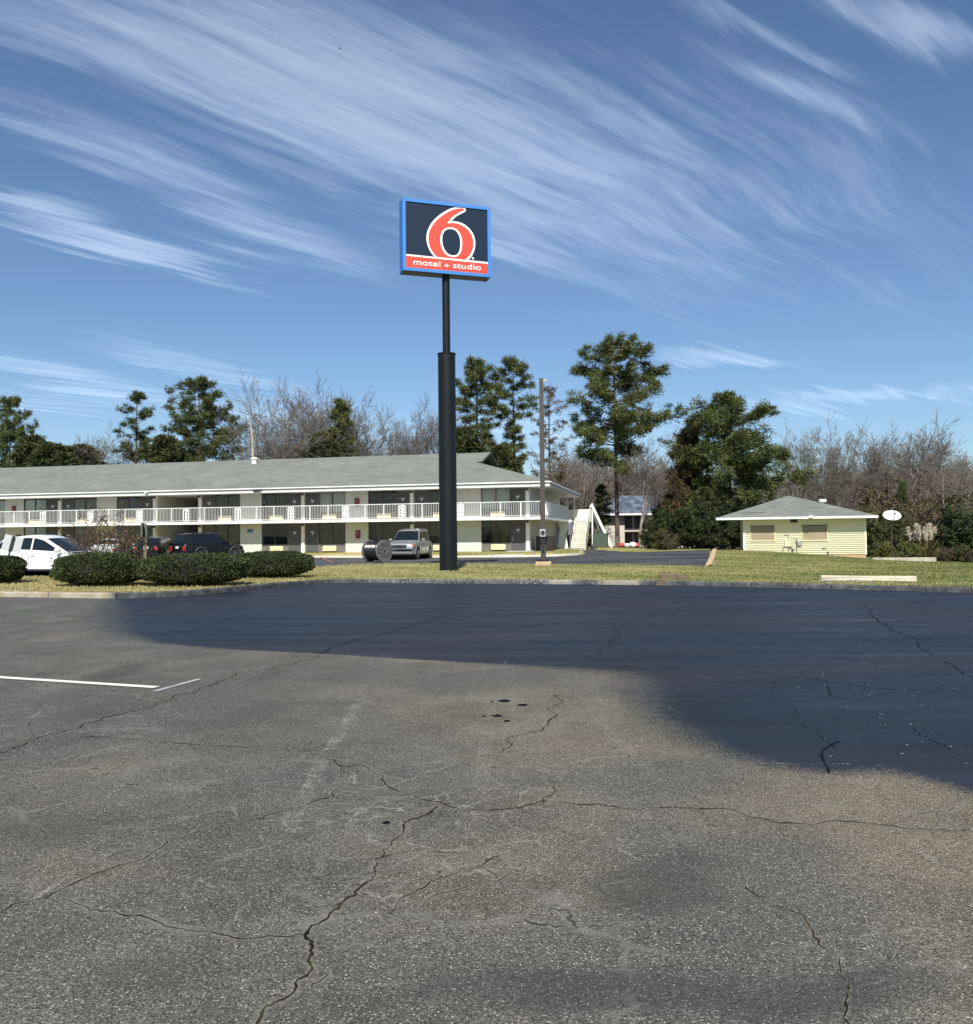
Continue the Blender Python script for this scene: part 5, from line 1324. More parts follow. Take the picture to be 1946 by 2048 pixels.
# ================================================================ VEGETATION
def tubes_np(segs):
    """segs: list of (p0,p1,r0,r1); returns V,F with 3-sided twigs and 6-sided limbs"""
    A = np.array([(*a, *b, r0, r1) for a, b, r0, r1 in segs], np.float32)
    VV = []; FF = []; off = 0
    for n, sel in ((3, A[:, 6] < .035), (7, A[:, 6] >= .035)):
        B = A[sel]
        if not len(B): continue
        p0, p1 = B[:, :3], B[:, 3:6]; d = p1-p0; d /= np.linalg.norm(d, axis=1, keepdims=True)+1e-9
        ref = np.where(np.abs(d[:, 2:3]) < .9, np.array([[0, 0, 1.]]), np.array([[1., 0, 0]]))
        a = np.cross(d, ref); a /= np.linalg.norm(a, axis=1, keepdims=True)+1e-9; b = np.cross(d, a)
        t = np.arange(n)*2*np.pi/n; ca, sa = np.cos(t), np.sin(t)
        ringv = a[:, None]*ca[None, :, None] + b[:, None]*sa[None, :, None]
        v0 = p0[:, None] + ringv*B[:, 6][:, None, None]; v1 = p1[:, None] + ringv*B[:, 7][:, None, None]
        V = np.concatenate([v0, v1], 1).reshape(-1, 3)
        k = np.arange(n); k2 = (k+1) % n; base = (np.arange(len(B))*2*n)[:, None, None] + off
        F = np.stack([k, k2, k2+n, k+n], -1)[None] + base
        VV.append(V); FF.append(F.reshape(-1, 4)); off += len(V)
    return np.concatenate(VV), np.concatenate(FF)
def rvec(rn): 
    while True:
        v = Vector((rn.uniform(-1, 1), rn.uniform(-1, 1), rn.uniform(-1, 1)))
        if .05 < v.length < 1: return v.normalized()
def bark(nm, a, b): return mat(nm, a, .9, var=0, fn=lambda t, v, c, p: t.mix(t.ramp(t.noise(t.mapping(v, (6, 6, 1.2)), 1.0, 3, .6), .35, .65), a, b), spec=.1)
B_grey = bark('grey bark', (.17, .155, .13), (.30, .275, .235)); B_brown = bark('brown bark', (.095, .072, .052), (.17, .135, .10)); B_pine = bark('pine bark', (.055, .042, .032), (.13, .105, .082))
B_dark = bark('dark bark', (.03, .026, .022), (.07, .06, .05))
TW_grey = bark('grey twigs', (.12, .105, .09), (.215, .19, .16)); TW_brown = bark('brown twigs', (.115, .098, .083), (.205, .178, .150))

def bare_tree_data(seed, Hh, spread=.5, stems=1, levels=5, r0=None, up=.10, low=.25):
    rn = random.Random(seed); thick = []; thin = []; r0 = r0 or Hh*.014
    def grow(p, d, L, r, lev):
        n = 4 if lev < 2 else 3
        for i in range(n):
            d = (d + rvec(rn)*(.10 if lev == 0 else .20) + Vector((0, 0, up if lev < 2 else up*.3))).normalized()
            q = p + d*(L/n); r2 = r*(1-.5/n) if lev < levels else r*.6
            (thick if lev <= 1 else thin).append((p[:], q[:], r, r2))
            if lev < levels:
                f = (i+1)/n
                if not (lev == 0 and f < low):
                    for _ in range(2 if lev >= 1 and rn.random() < .5 else 1):
                        ax = d.cross(rvec(rn)).normalized(); ang = rn.uniform(.38, .85)*(.7+spread)
                        dd = (Matrix.Rotation(ang, 3, ax) @ d); dd.z = dd.z*.85+(.16 if lev < 2 else .06); dd.normalize()
                        k = rn.uniform(.52, .78)*(1-.25*f)
                        if rn.random() < .93: grow(q, dd, L*k, max(r2*rn.uniform(.45, .65), .0145), lev+1)
            p, r = q, r2
        if lev < levels:
            grow(p, (d + rvec(rn)*.25).normalized(), L*.6, max(r*.8, .0145), lev+1)
    for s_ in range(stems):
        a = 6.283*s_/stems + rn.uniform(-.4, .4); sp = (.0 if stems == 1 else .30)
        grow(Vector((math.cos(a)*.15*(stems > 1), math.sin(a)*.15*(stems > 1), -.3)), Vector((math.cos(a)*sp, math.sin(a)*sp*.7, 1)).normalized(), Hh*rn.uniform(.42, .5), r0*(1 if stems == 1 else .7), 0)
    # normalise height
    top = max(s[1][2] for s in thin); k = Hh/top
    f = lambda s: (tuple(c*k for c in s[0]), tuple(c*k for c in s[1]), s[2], s[3])
    return [f(s) for s in thick], [f(s) for s in thin]
def mesh_data(name, V, F, m, attr=None):
    o = np_mesh(name, V, F, m, None, attr); me = o.data; bpy.data.objects.remove(o); return me
BARE = {}
def bare_proto(key, **kw):
    a, b = bare_tree_data(**kw['g']); m1, m2 = kw['m']
    V, F = tubes_np(a); A = mesh_data('trunk', V, F, m1); V, F = tubes_np(b); B = mesh_data('crown', V, F, m2); BARE[key] = (A, B, kw['g']['Hh'], len(b))
def put_tree(protos, key, name, x, y, h, label, cat='tree', rz=0.0, sx=1.0, group=None, z=None):
    A, B, Hh = protos[key][:3]; s = h/Hh
    root = empty(name, (x, y, hz(x, y)-.1 if z is None else z), rz, label=label, cat=cat, group=group); root.scale = (s*sx, s*sx, s)
    for nm, me in (('trunk', A), ('crown', B)):
        if me is None: continue
        o = bpy.data.objects.new(nm, me); COL.objects.link(o); o.parent = root
    return root
bare_proto('fan', g=dict(seed=11, Hh=16, spread=.35, stems=3, levels=5, up=.06), m=(B_grey, TW_grey))
bare_proto('tall', g=dict(seed=5, Hh=16, spread=.35, stems=1, levels=5, up=.16), m=(B_grey, TW_grey))
bare_proto('round', g=dict(seed=21, Hh=14, spread=.5, stems=2, levels=5, up=.08), m=(B_grey, TW_grey))
bare_proto('brown', g=dict(seed=33, Hh=13, spread=.45, stems=1, levels=5, up=.12), m=(B_brown, TW_brown))
bare_proto('brown2', g=dict(seed=47, Hh=12, spread=.45, stems=3, levels=5, up=.10), m=(B_brown, TW_brown))
bare_proto('fork', g=dict(seed=61, Hh=12, spread=.7, stems=2, levels=5, up=.05, r0=.2), m=(B_grey, TW_grey))
bare_proto('slim', g=dict(seed=71, Hh=11, spread=.3, stems=1, levels=5, up=.14, low=.5), m=(B_grey, TW_brown))

def blades(centres, rad, n, L, w, rn, flat=.7, up=.2, hues=None):
    """tufts of needles: n narrow blades fanning out of every centre"""
    C = np.repeat(np.asarray(centres, np.float32), n, 0); N = len(C)
    d = rn.normal(size=(N, 3)).astype(np.float32); d[:, 2] = d[:, 2]*flat + up; d /= np.linalg.norm(d, axis=1, keepdims=True)
    r = np.repeat(np.asarray(rad, np.float32), n)
    base = C + d*(r*rn.uniform(.0, .75, N).astype(np.float32))[:, None]
    side = np.cross(d, rn.normal(size=(N, 3))); side /= np.linalg.norm(side, axis=1, keepdims=True)+1e-9
    l = (L*rn.uniform(.6, 1.3, N))[:, None]; ww = (w*rn.uniform(.7, 1.3, N))[:, None]
    tip = base + d*l
    V = np.stack([base-side*ww*.5, base+side*ww*.5, tip+side*ww*.3, tip-side*ww*.3], 1).reshape(-1, 3)
    F = np.arange(4*N).reshape(N, 4)
    T = np.repeat(np.clip(np.repeat(hues, n) + rn.normal(0, .12, N), 0, 1), 4)
    return V, F, T
def needle_mat(nm, lo, hi): return mat(nm, lo, .7, var=0, fn=tint_fn(lo, hi), spec=.25, trans=.18)
N_pine = needle_mat('pine needles', (.032, .046, .016), (.165, .185, .056)); N_dark = needle_mat('dark pine needles', (.024, .036, .015), (.12, .132, .046)); N_mid = needle_mat('deep green needles', (.028, .042, .015), (.145, .170, .052)); N_brn = needle_mat('browning needles', (.07, .06, .028), (.17, .12, .05))
L_olive = needle_mat('olive leaves', (.028, .036, .012), (.11, .115, .040)); L_brn = needle_mat('brown olive leaves', (.045, .036, .018), (.14, .105, .05))
PINE = {}
def pine_proto(key, seed, Hh, prof, limbs, nm=N_pine, bend=.3, tr=None, clump=.42, nb=26, dens=1.0, barebase=0, L=.24, w=.050, bm=B_pine, sub=(5, 9), gap=.0, rlo=.55):
    """prof: [(height fraction, crown radius)], from the lowest limb up"""
    rn = random.Random(seed); nr = np.random.RandomState(seed); segs = []; tw = []; cl = []; rad = []
    tr = tr or Hh*.0125
    px_, py_ = rn.uniform(-1, 1)*bend, rn.uniform(-1, 1)*bend
    def T(f): return Vector((px_*math.sin(f*2.6)*f, py_*math.sin(f*2.2)*f, f*Hh))
    for i in range(18):
        a, b = i/18, (i+1)/18; segs.append((T(a)[:] if i else (0, 0, -.4), T(b)[:], tr*(1-.85*a), tr*(1-.85*b)))
    hs = np.array([p[0] for p in prof]); rs = np.array([p[1] for p in prof])
    for i in range(limbs):
        f = hs[0] + (hs[-1]-hs[0])*((i+rn.random())/limbs)
        Rm = float(np.interp(f, hs, rs))*rn.uniform(rlo, 1.14)
        if rn.random() < gap: continue
        az = i*2.4 + rn.uniform(-.5, .5); p = T(f); el = rn.uniform(-.05, .35) + .5*max(0, f-.75)*2
        d = Vector((math.cos(az), math.sin(az), el)).normalized(); n = 5; r = max(.02, tr*.38*(1-f*.6)); pts = [p]
        for k in range(n):
            d = (d + rvec(rn)*.14 + Vector((0, 0, .05))).normalized(); q = pts[-1] + d*(Rm/n)
            (segs if r > .035 else tw).append((pts[-1][:], q[:], r, r*.75)); r *= .75; pts.append(q)
        ns = int(rn.randint(*sub)*max(.5, Rm/2.5)*dens)
        for s_ in range(ns):
            t = rn.uniform(.30, 1.0)*n; k = min(int(t), n-1); q = pts[k].lerp(pts[k+1], t-k)
            dd = (d*.5 + rvec(rn)*.9 + Vector((0, 0, .25))).normalized(); l = rn.uniform(.2, .5)*max(.8, Rm*.42)
            e = q + dd*l; tw.append((q[:], e[:], .016, .008)); cl.append(e[:]); rad.append(clump*rn.uniform(.7, 1.25))
            if rn.random() < .5: e2 = q + dd*l*.55 + rvec(rn)*.25; cl.append(e2[:]); rad.append(clump*rn.uniform(.6, 1.0))
        cl.append(pts[-1][:]); rad.append(clump)
    for k in range(6): cl.append((T(1)+rvec(rn)*.3)[:]); rad.append(clump)
    for k in range(barebase):
        f = rn.uniform(.25, hs[0]); az = rn.uniform(0, 6.28); d = Vector((math.cos(az), math.sin(az), rn.uniform(-.2, .3))); tw.append((T(f)[:], (T(f)+d*rn.uniform(.4, 1.6))[:], .025, .01))
    hue = np.clip(nr.normal(.5, .26, len(cl)), 0, 1)
    V, F, Tt = blades(cl, np.array(rad)*1.15, int(nb*3.0), L, w, nr, flat=.62, up=.12, hues=hue)
    B = mesh_data('crown', V, F, nm, {'tint': Tt})
    V, F = tubes_np(segs+tw); A = mesh_data('trunk', V, F, bm); PINE[key] = (A, B, Hh)
DP = lambda r, sc_: [(f, q*sc_) for f, q in r]
pine_proto('big', 3, 19, [(.37, 4.8), (.40, 3.6), (.44, 3.2), (.50, 5.0), (.58, 5.6), (.66, 5.4), (.72, 5.3), (.80, 4.3), (.90, 3.4), (.97, 1.6), (1.0, .6)], 84, nb=19, bend=.5, barebase=14, clump=.42, gap=.12, rlo=.45, dens=1.1)
pine_proto('dense', 8, 13, [(.04, 3.0), (.2, 4.4), (.35, 5.2), (.5, 5.6), (.62, 5.0), (.75, 4.0), (.87, 2.9), (.96, 1.6), (1.0, .6)], 118, nm=N_mid, nb=22, clump=.44, dens=1.05, gap=.16, rlo=.38)
pine_proto('tallA', 12, 19, [(.38, 1.6), (.5, 2.3), (.62, 2.5), (.74, 2.8), (.86, 2.4), (.95, 1.5), (1.0, .6)], 70, nm=N_pine, nb=19, barebase=10, rlo=.45, clump=.38)
pine_proto('lobe', 17, 19, [(.20, 1.6), (.34, 1.3), (.42, 1.1), (.50, 1.2), (.56, 1.3), (.66, .8), (.72, 2.1), (.80, 2.7), (.90, 2.5), (.97, 1.5), (1.0, .7)], 70, nb=19, barebase=12, rlo=.45, clump=.38, bend=.6)
pine_proto('wide', 25, 17, [(.30, 3.6), (.42, 3.2), (.55, 3.6), (.68, 4.0), (.80, 3.6), (.90, 2.8), (.97, 1.6), (1.0, .6)], 84, nm=N_mid, nb=19, clump=.40, rlo=.45)
pine_proto('open', 29, 16, [(.40, 2.4), (.55, 2.6), (.70, 2.7), (.82, 2.2), (.92, 1.7), (1.0, .6)], 34, nm=N_dark, nb=20, clump=.36, dens=.75, barebase=30)
pine_proto('rusty', 31, 16, [(.30, 1.4), (.5, 2.0), (.66, 2.3), (.8, 2.0), (.92, 1.3), (1.0, .5)], 40, nm=N_brn, nb=7, clump=.30, dens=.85, barebase=14, bm=B_brown, L=.25)
pine_proto('cedar', 37, 9, [(.02, 2.6), (.25, 2.5), (.5, 2.0), (.75, 1.3), (.92, .7), (1.0, .3)], 86, nm=L_brn, nb=30, clump=.36, L=.22, w=.07)
pine_proto('cedarg', 39, 9, [(.02, 2.6), (.25, 2.7), (.5, 2.3), (.75, 1.5), (.92, .8), (1.0, .3)], 80, nm=N_dark, nb=30, clump=.40, L=.24, w=.07)
pine_proto('small', 41, 14, [(.35, 1.9), (.5, 2.3), (.62, 2.2), (.74, 1.7), (.82, 1.3), (.93, 1.0), (1.0, .4)], 44, nb=26, clump=.42, bend=.6)

def tx(dx_, D): return at(dx_*S, 1040, D).x            # X of reading-grid column dx_ at distance D
def th(dx_, dy_, D, base): return at(dx_*S, dy_*S, D).z - base
def P_(key, name, d, top, D, label, rz=0.0, sx=1.0, protos=PINE, cat='tree'):
    x = tx(d, D); z = hz(x, D)-.1; put_tree(protos, key, name, x, D, th(d, top, D, z), label, cat, rz, sx)
P_('cedarg', 'pine_tree', 12, 782, 92, 'rounded dark pine at the far left edge behind the motel roof', .3, 1.25) if False else P_('wide', 'pine_tree', 20, 776, 96, 'rounded dark pine at the far left edge above the motel roof', 1.0, .72)
P_('open', 'pine_tree', 262, 766, 96, 'thin sparse pine with bare side branches above the motel roof, left of the broad pine', 2.2)
P_('wide', 'pine_tree', 385, 741, 97, 'broad dark pine rising above the motel roof left of the snag', .4, .98)
P_('open', 'pine_tree', 450, 808, 94, 'small open pine between the broad pine and the pale snag', 4.0, .62)
P_('small', 'pine_tree', 655, 780, 95, 'small green pine in front of the large bare tree above the motel roof', 1.1, .86)
P_('tallA', 'pine_tree', 922, 699, 96, 'tall pine directly right of the sign pole', .2)
P_('lobe', 'pine_tree', 994, 700, 98, 'slim pine with a round top and tufted stem, left of the light pole', 2.9)
P_('rusty', 'pine_tree', 1062, 752, 92, 'thin pine with brown needles right of the light pole', .6)
P_('big', 'pine_tree', 1190, 659, 83, 'tallest pine, with a long bare trunk, before the far apartment building', 5.1, 1.0)
P_('dense', 'pine_tree', 1412, 772, 80, 'broad dense green pine standing left behind the yellow building', .9, 1.1)
P_('cedar', 'cedar_tree', 1325, 840, 82, 'brownish cedar left of the broad dense pine', .3, 1.0)
P_('cedar', 'cedar_tree', 1298, 925, 78, 'brown green cedar at the right end of the driveway', 1.3, .85)
P_('cedarg', 'cedar_tree', 1358, 945, 75, 'low dark evergreen beneath the broad dense pine', 2.3, 1.2)
P_('cedarg', 'ivy_column', 1742, 935, 71, 'dark ivy-clad tree stump tall behind the satellite dish', .3, .52)
P_('small', 'pine_tree', 1158, 938, 86, 'young yellow-green pine low beside the tallest pine trunk', 1.9, 1.2)
P_('cedarg', 'cedar_tree', 105, 866, 93, 'low wide cedar above the motel roof right of the leftmost pine', 1.2, 1.6)
P_('cedarg', 'cedar_tree', 150, 868, 95, 'low dark evergreen above the motel roof beside the wide cedar', 3.2, 1.6)
P_('cedarg', 'cedar_tree', 320, 850, 93, 'dark evergreen low on the left of the broad pine above the roof', 5.2, 1.3)
P_('cedarg', 'cedar_tree', 60, 850, 94, 'dark evergreen low between the leftmost pine and the wide cedar', 4.2, 1.2)
P_('cedarg', 'cedar_tree', 895, 835, 92, 'dark evergreen low between the sign pole and the tall pine', 4.2, 1.2)
P_('cedarg', 'cedar_tree', 962, 868, 90, 'dark evergreen low below the slim round-topped pine', 2.6, 1.2)
P_('cedarg', 'cedar_tree', 622, 845, 92, 'dark evergreen low at the foot of the small green pine', 1.6, 1.0)
Bt = lambda key, nm_, d, top, *a, **k: P_(key, nm_, d, top-(1040-top)*.02, *a, protos=BARE, **k)
Bt('fan', 'bare_tree', 592, 722, 97, 'large fan-shaped bare tree above the middle of the motel roof', rz=.5, sx=1.0)
Bt('tall', 'bare_tree', 664, 716, 99, 'tall rounded bare tree behind the small green pine', rz=1.5, sx=.95)
Bt('fork', 'bare_tree', 530, 812, 95, 'low bare tree with reaching branches right of the pale snag', rz=.9, sx=1.1)
Bt('slim', 'bare_tree', 712, 782, 96, 'slim bare tree right of the small green pine', rz=2.5)
Bt('fan', 'bare_tree', 788, 750, 98, 'bare tree left of the sign pole', rz=2.9, sx=.75)
Bt('tall', 'bare_tree', 835, 762, 100, 'bare tree half hidden behind the sign pole', rz=4.2, sx=.8)
Bt('round', 'bare_tree', 225, 812, 95, 'low bare tree left of the thin sparse pine', rz=.9, sx=1.0)
Bt('brown2', 'bare_tree', 150, 838, 97, 'low brown bare tree behind the cedars on the left', rz=.1, sx=1.2)
Bt('slim', 'bare_tree', 1232, 835, 79, 'slim pale bare tree right of the tallest pine', rz=.9)
Bt('tall', 'bare_tree', 1545, 800, 90, 'bare tree behind the left slope of the yellow building roof', rz=.3, sx=.8)
Bt('round', 'bare_tree', 1612, 795, 88, 'broad bare tree above the peak of the yellow building', rz=1.3, sx=.95)
Bt('tall', 'bare_tree', 1688, 808, 89, 'upright bare tree above the right end of the yellow building', rz=2.1, sx=.85)
Bt('tall', 'bare_tree', 1768, 788, 86, 'tallest bare tree on the right, above the satellite dish', rz=3.6, sx=1.0)
Bt('fork', 'bare_tree', 1848, 850, 74, 'forked bare tree with pale crooked limbs at the right edge', rz=.2, sx=1.2)
Bt('brown', 'bare_tree', 1283, 815, 92, 'brown bare tree between the tallest pine and the broad dense pine', rz=.9, sx=1.1)
Bt('fork', 'bare_tree', 1800, 880, 80, 'crooked bare tree right of the tallest bare tree', rz=2.4, sx=.9)
Bt('round', 'bare_tree', 1652, 812, 91, 'full grey bare tree between the broad one and the upright one behind the yellow building', rz=4.0, sx=1.1)
Bt('round', 'bare_tree', 1728, 806, 90, 'rounded grey bare tree directly above the satellite dish', rz=5.2, sx=1.1)
Bt('round', 'bare_tree', 1815, 825, 88, 'rounded grey bare tree right of the tallest bare tree', rz=.7, sx=1.15)
Bt('round', 'bare_tree', 628, 728, 100, 'full grey bare tree between the fan-shaped tree and the small green pine', rz=2.0, sx=1.1)
Bt('round', 'bare_tree', 565, 748, 99, 'full grey bare tree left of the fan-shaped bare tree', rz=3.4, sx=1.05)
Bt('round', 'bare_tree', 812, 768, 97, 'full grey bare tree immediately left of the sign pole', rz=5.6, sx=1.0)
# pale snag
sx_ = tx(487, 90); zz0 = hz(sx_, 90); zt = at(487*S, 806*S, 90).z
sg = empty('dead_snag', (sx_, 90, zz0), 0, label='pale broken dead trunk standing up behind the motel roof', cat='dead tree')
V, F = tubes_np([((0, 0, -.3), (.05, 0, 9), .20, .17), ((.05, 0, 9), (.0, .05, zt-zz0-2.2), .17, .15), ((0, .05, zt-zz0-2.2), (-.12, 0, zt-zz0-1.0), .14, .10), ((-.12, 0, zt-zz0-1.0), (-.25, 0, zt-zz0), .06, .02), ((0, .05, zt-zz0-1.6), (.25, 0, zt-zz0-1.3), .07, .02)])
np_mesh('trunk', V, F, bark('pale dead wood', (.30, .23, .16), (.45, .37, .27)), sg)

# distant woods: one mass of bare trunks and twigs that cannot be told apart
rn = random.Random(99); Vs = []; Fs = []; off = 0
srcs = []
for sd_ in (101, 102, 103):
    a, b = bare_tree_data(seed=sd_, Hh=11, spread=.45, stems=2, levels=4, up=.12); V, F = tubes_np([(p, q, r0*1.5, r1*1.5) for p, q, r0, r1 in a+b]); srcs.append((V, F))
for i in range(330):
    D = rn.uniform(100, 160); 
    dxx = rn.uniform(-60, 1940); X = tx(dxx, D)
    if 12 < X < 32 and D < 124: continue
    V, F = srcs[i % 3]; a = rn.uniform(0, 6.28); s_ = rn.uniform(.75, 1.1)*(D/120)**.6*(1.40 if 1060 < dxx < 1330 else 1.12 if dxx > 1440 else .95); ca, sa = math.cos(a), math.sin(a)
    V2 = np.c_[(V[:, 0]*ca-V[:, 1]*sa)*s_*1.2+X, (V[:, 0]*sa+V[:, 1]*ca)*s_*1.2+D, V[:, 2]*s_+hz(X, D)-.2]
    Vs.append(V2.astype(np.float32)); Fs.append(F+off); off += len(V)
wd = np_mesh('distant_woods', np.concatenate(Vs), np.concatenate(Fs), TW_brown); tag(wd, 'brown leafless woodland far behind the buildings', 'woods', kind='stuff')
# a low evergreen understorey behind, so that no bare horizon shows
def leaf_mass(name, cs, n, m, seed, L=.16, w=.10, hue=.5):
    nr = np.random.RandomState(seed); C = []; H_ = []; Rr = []
    for (x, y, rx_, ry_, h) in cs:
        z0 = hz(x, y); k = max(30, int(n*rx_*h/6)); u = nr.normal(size=(k, 3)); u /= np.linalg.norm(u, axis=1, keepdims=True); u *= nr.uniform(.55, 1.0, (k, 1))**.5
        lump = 1 + .25*np.sin(u[:, 0]*5+x) * np.cos(u[:, 2]*6+y)
        P = np.c_[x+u[:, 0]*rx_*lump, y+u[:, 1]*ry_, z0+np.abs(u[:, 2])*h*lump]; C.append(P); H_.append(nr.uniform(.1, .9, k)); Rr.append(np.full(k, .16))
    C = np.concatenate(C); V, F, T = blades(C, np.concatenate(Rr), 9, L, w, nr, flat=1, up=.1, hues=np.concatenate(H_))
    return V, F, T
cs = []
rn = random.Random(7)
for i in range(95):
    D = rn.uniform(98, 150); X = tx(rn.uniform(-60, 1940), D)
    if 12 < X < 34 and D < 126: continue
    cs.append((X, D, rn.uniform(2, 5), 2, rn.uniform(2.5, 6.0)))
V, F, T = leaf_mass('u', cs, 90, L_brn, 5, L=.45, w=.22)
us = np_mesh('understorey', V, F, L_brn, None, {'tint': T}); tag(us, 'dull brown green understorey of the far woods', 'undergrowth', kind='stuff')

# shrubs right of and behind the yellow building: each a plant of its own, leaves over a thicket of stems
def thicket(seed, h, w_, lv=4):
    rn = random.Random(seed); segs = []
    for k in range(9):
        a = rn.uniform(0, 6.28)
        def g(p, d, L, r, lev):
            for i in range(3):
                d = (d+rvec(rn)*.25+Vector((0, 0, -.02 if lev else .05))).normalized(); q = p+d*L/3; segs.append((p[:], q[:], r, r*.8)); p = q; r *= .8
                if lev < lv and rn.random() < .8: g(q, (d+rvec(rn)*.8).normalized(), L*.62, max(r*.6, .005), lev+1)
        g(Vector((rn.uniform(-.3, .3)*w_*.4, rn.uniform(-.3, .3), -.1)), Vector((math.cos(a)*w_*.45, math.sin(a)*w_*.3, h*.8)).normalized(), h*rn.uniform(.7, 1), .02, 0)
    return segs
SHR = {}
def shrub_proto(key, seed, h, w_, nleaf, lm, sm, L=.13, w=.07, lv=3):
    segs = thicket(seed, h, w_, lv); ex = max(abs(s[1][0]) for s in segs)/(w_*.5); ey = max(abs(s[1][1]) for s in segs)/(w_*.42); ez = max(s[1][2] for s in segs)/h
    q_ = lambda p: (p[0]/ex, p[1]/ey, p[2]/ez)
    segs = [(q_(a), q_(b), max(c, .012), max(d, .010)) for a, b, c, d in segs]; V, F = tubes_np(segs); A = mesh_data('stems', V, F, sm); B = None
    if nleaf:
        nr = np.random.RandomState(seed); E = np.array([s[1] for s in segs if s[1][2] > .05]); pick = E[nr.randint(0, len(E), nleaf)] + nr.normal(0, .14, (nleaf, 3)); pick[:, 2] = np.abs(pick[:, 2])
        V, F, T = blades(pick, np.full(nleaf, .1), 8, L, w, nr, flat=1, up=.1, hues=nr.uniform(.1, .9, nleaf)); B = mesh_data('foliage', V, F, lm, {'tint': T})
    SHR[key] = (A, B, h)
shrub_proto('leafy', 1, 3, 3, 900, L_olive, TW_brown, lv=4); shrub_proto('dark', 2, 3, 3.4, 1500, needle_mat('dark leaves', (.014, .022, .008), (.055, .07, .022)), B_dark)
shrub_proto('twiggy', 3, 3, 3.2, 260, L_brn, TW_brown, lv=4); shrub_proto('brown', 4, 3, 3, 420, L_brn, TW_brown, lv=4); shrub_proto('yellow', 6, 1.6, 2, 900, needle_mat('yellow green leaves', (.06, .07, .018), (.16, .16, .05)), B_brown, L=.10)
def put_shrub(key, d, D, h, label, rz=0, sx=1.0, name='shrub'):
    x = tx(d, D); A, B, Hh = SHR[key]; s_ = h/Hh
    root = empty(name, (x, D, hz(x, D)-.05), rz, label=label, cat='shrub'); root.scale = (s_*sx, s_*sx, s_)
    for nm, me in (('stems', A), ('foliage', B)):
        if me is not None: o = bpy.data.objects.new(nm, me); COL.objects.link(o); o.parent = root
right = [('leafy', 1690, 60, 3.4, 'olive shrub directly right of the yellow building wall'), ('brown', 1668, 66, 4.0, 'brown shrub behind the right corner of the yellow building'), ('dark', 1708, 63, 3.0, 'dark shrub behind the satellite dish post'),
         ('leafy', 1735, 60, 2.8, 'olive shrub right of the satellite dish post'), ('twiggy', 1758, 63, 4.0, 'twiggy shrub below the ivy column'), ('brown', 1790, 64, 4.2, 'brown thicket behind the pampas grass'),
         ('leafy', 1768, 58, 2.2, 'low olive shrub left of the pampas grass'), ('dark', 1842, 57, 3.4, 'dark green shrub at the right edge beside a pale fallen limb'), ('dark', 1878, 55, 3.8, 'large dark shrub cut by the right edge'),
         ('twiggy', 1830, 60, 4.6, 'pale twiggy thicket above the dark shrub at the right edge'), ('twiggy', 1880, 62, 5.2, 'tall twiggy thicket at the right edge'), ('brown', 1825, 50, 1.0, 'low brown brush at the right end of the edging wall'), ('leafy', 1850, 49, 1.1, 'low olive brush near the right edge of the lawn'),
         ('twiggy', 1720, 70, 5.4, 'tall twiggy thicket behind the satellite dish'), ('brown', 1700, 75, 6.2, 'tall brown thicket high behind the dish'), ('leafy', 1800, 70, 4.2, 'olive leafy mound beyond the pampas grass'), ('leafy', 1852, 76, 5.4, 'tall olive mound below the forked bare tree'), ('twiggy', 1770, 78, 7.5, 'high grey thicket under the tallest bare tree'),
         ('yellow', 1712, 57, 1.2, 'low yellow-green shrub at the foot of the dish post'), ('yellow', 1752, 55, 1.3, 'low yellow-green shrub before the olive ones'), ('brown', 1872, 48.5, .9, 'low brown brush cut by the right edge')]
for i, (k, d, D, h, lb) in enumerate(right): put_shrub(k, d, D, h, lb, rz=i*1.3, sx=1.0 if h < 4 else .8)
mid = [('dark', 1268, 73, 2.4, 'dark shrub at the far right end of the driveway'), ('leafy', 1248, 76, 1.8, 'olive shrub at the foot of the slim pale tree'), ('dark', 1300, 72, 3.6, 'dark shrub under the cedar behind the driveway'), ('dark', 1335, 71, 3.4, 'dark shrub directly behind the buff driveway edge'),
       ('dark', 1372, 72, 4.0, 'dark shrub by the porch of the yellow building'), ('leafy', 1270, 69, 1.8, 'low olive shrub before the dark ones at the driveway end'), ('twiggy', 1290, 68, 1.7, 'low twiggy brush at the driveway end'), ('dark', 1400, 74, 3.4, 'dark shrub under the porch roof side'),
       ('leafy', 1352, 84, 6.5, 'tall olive thicket behind the broad dense pine'), ('dark', 1318, 80, 6.5, 'tall dark thicket below the brownish cedar'), ('dark', 1385, 82, 5.5, 'tall dark thicket under the broad dense pine'), ('twiggy', 1085, 100, 6.5, 'twiggy thicket behind the motel gallery end'), ('dark', 1430, 86, 5.0, 'dark thicket seen past the porch of the yellow building')]
for i, (k, d, D, h, lb) in enumerate(mid): put_shrub(k, d, D, h, lb, rz=i*1.7+.4, sx=.85 if h > 4 else 1.0)
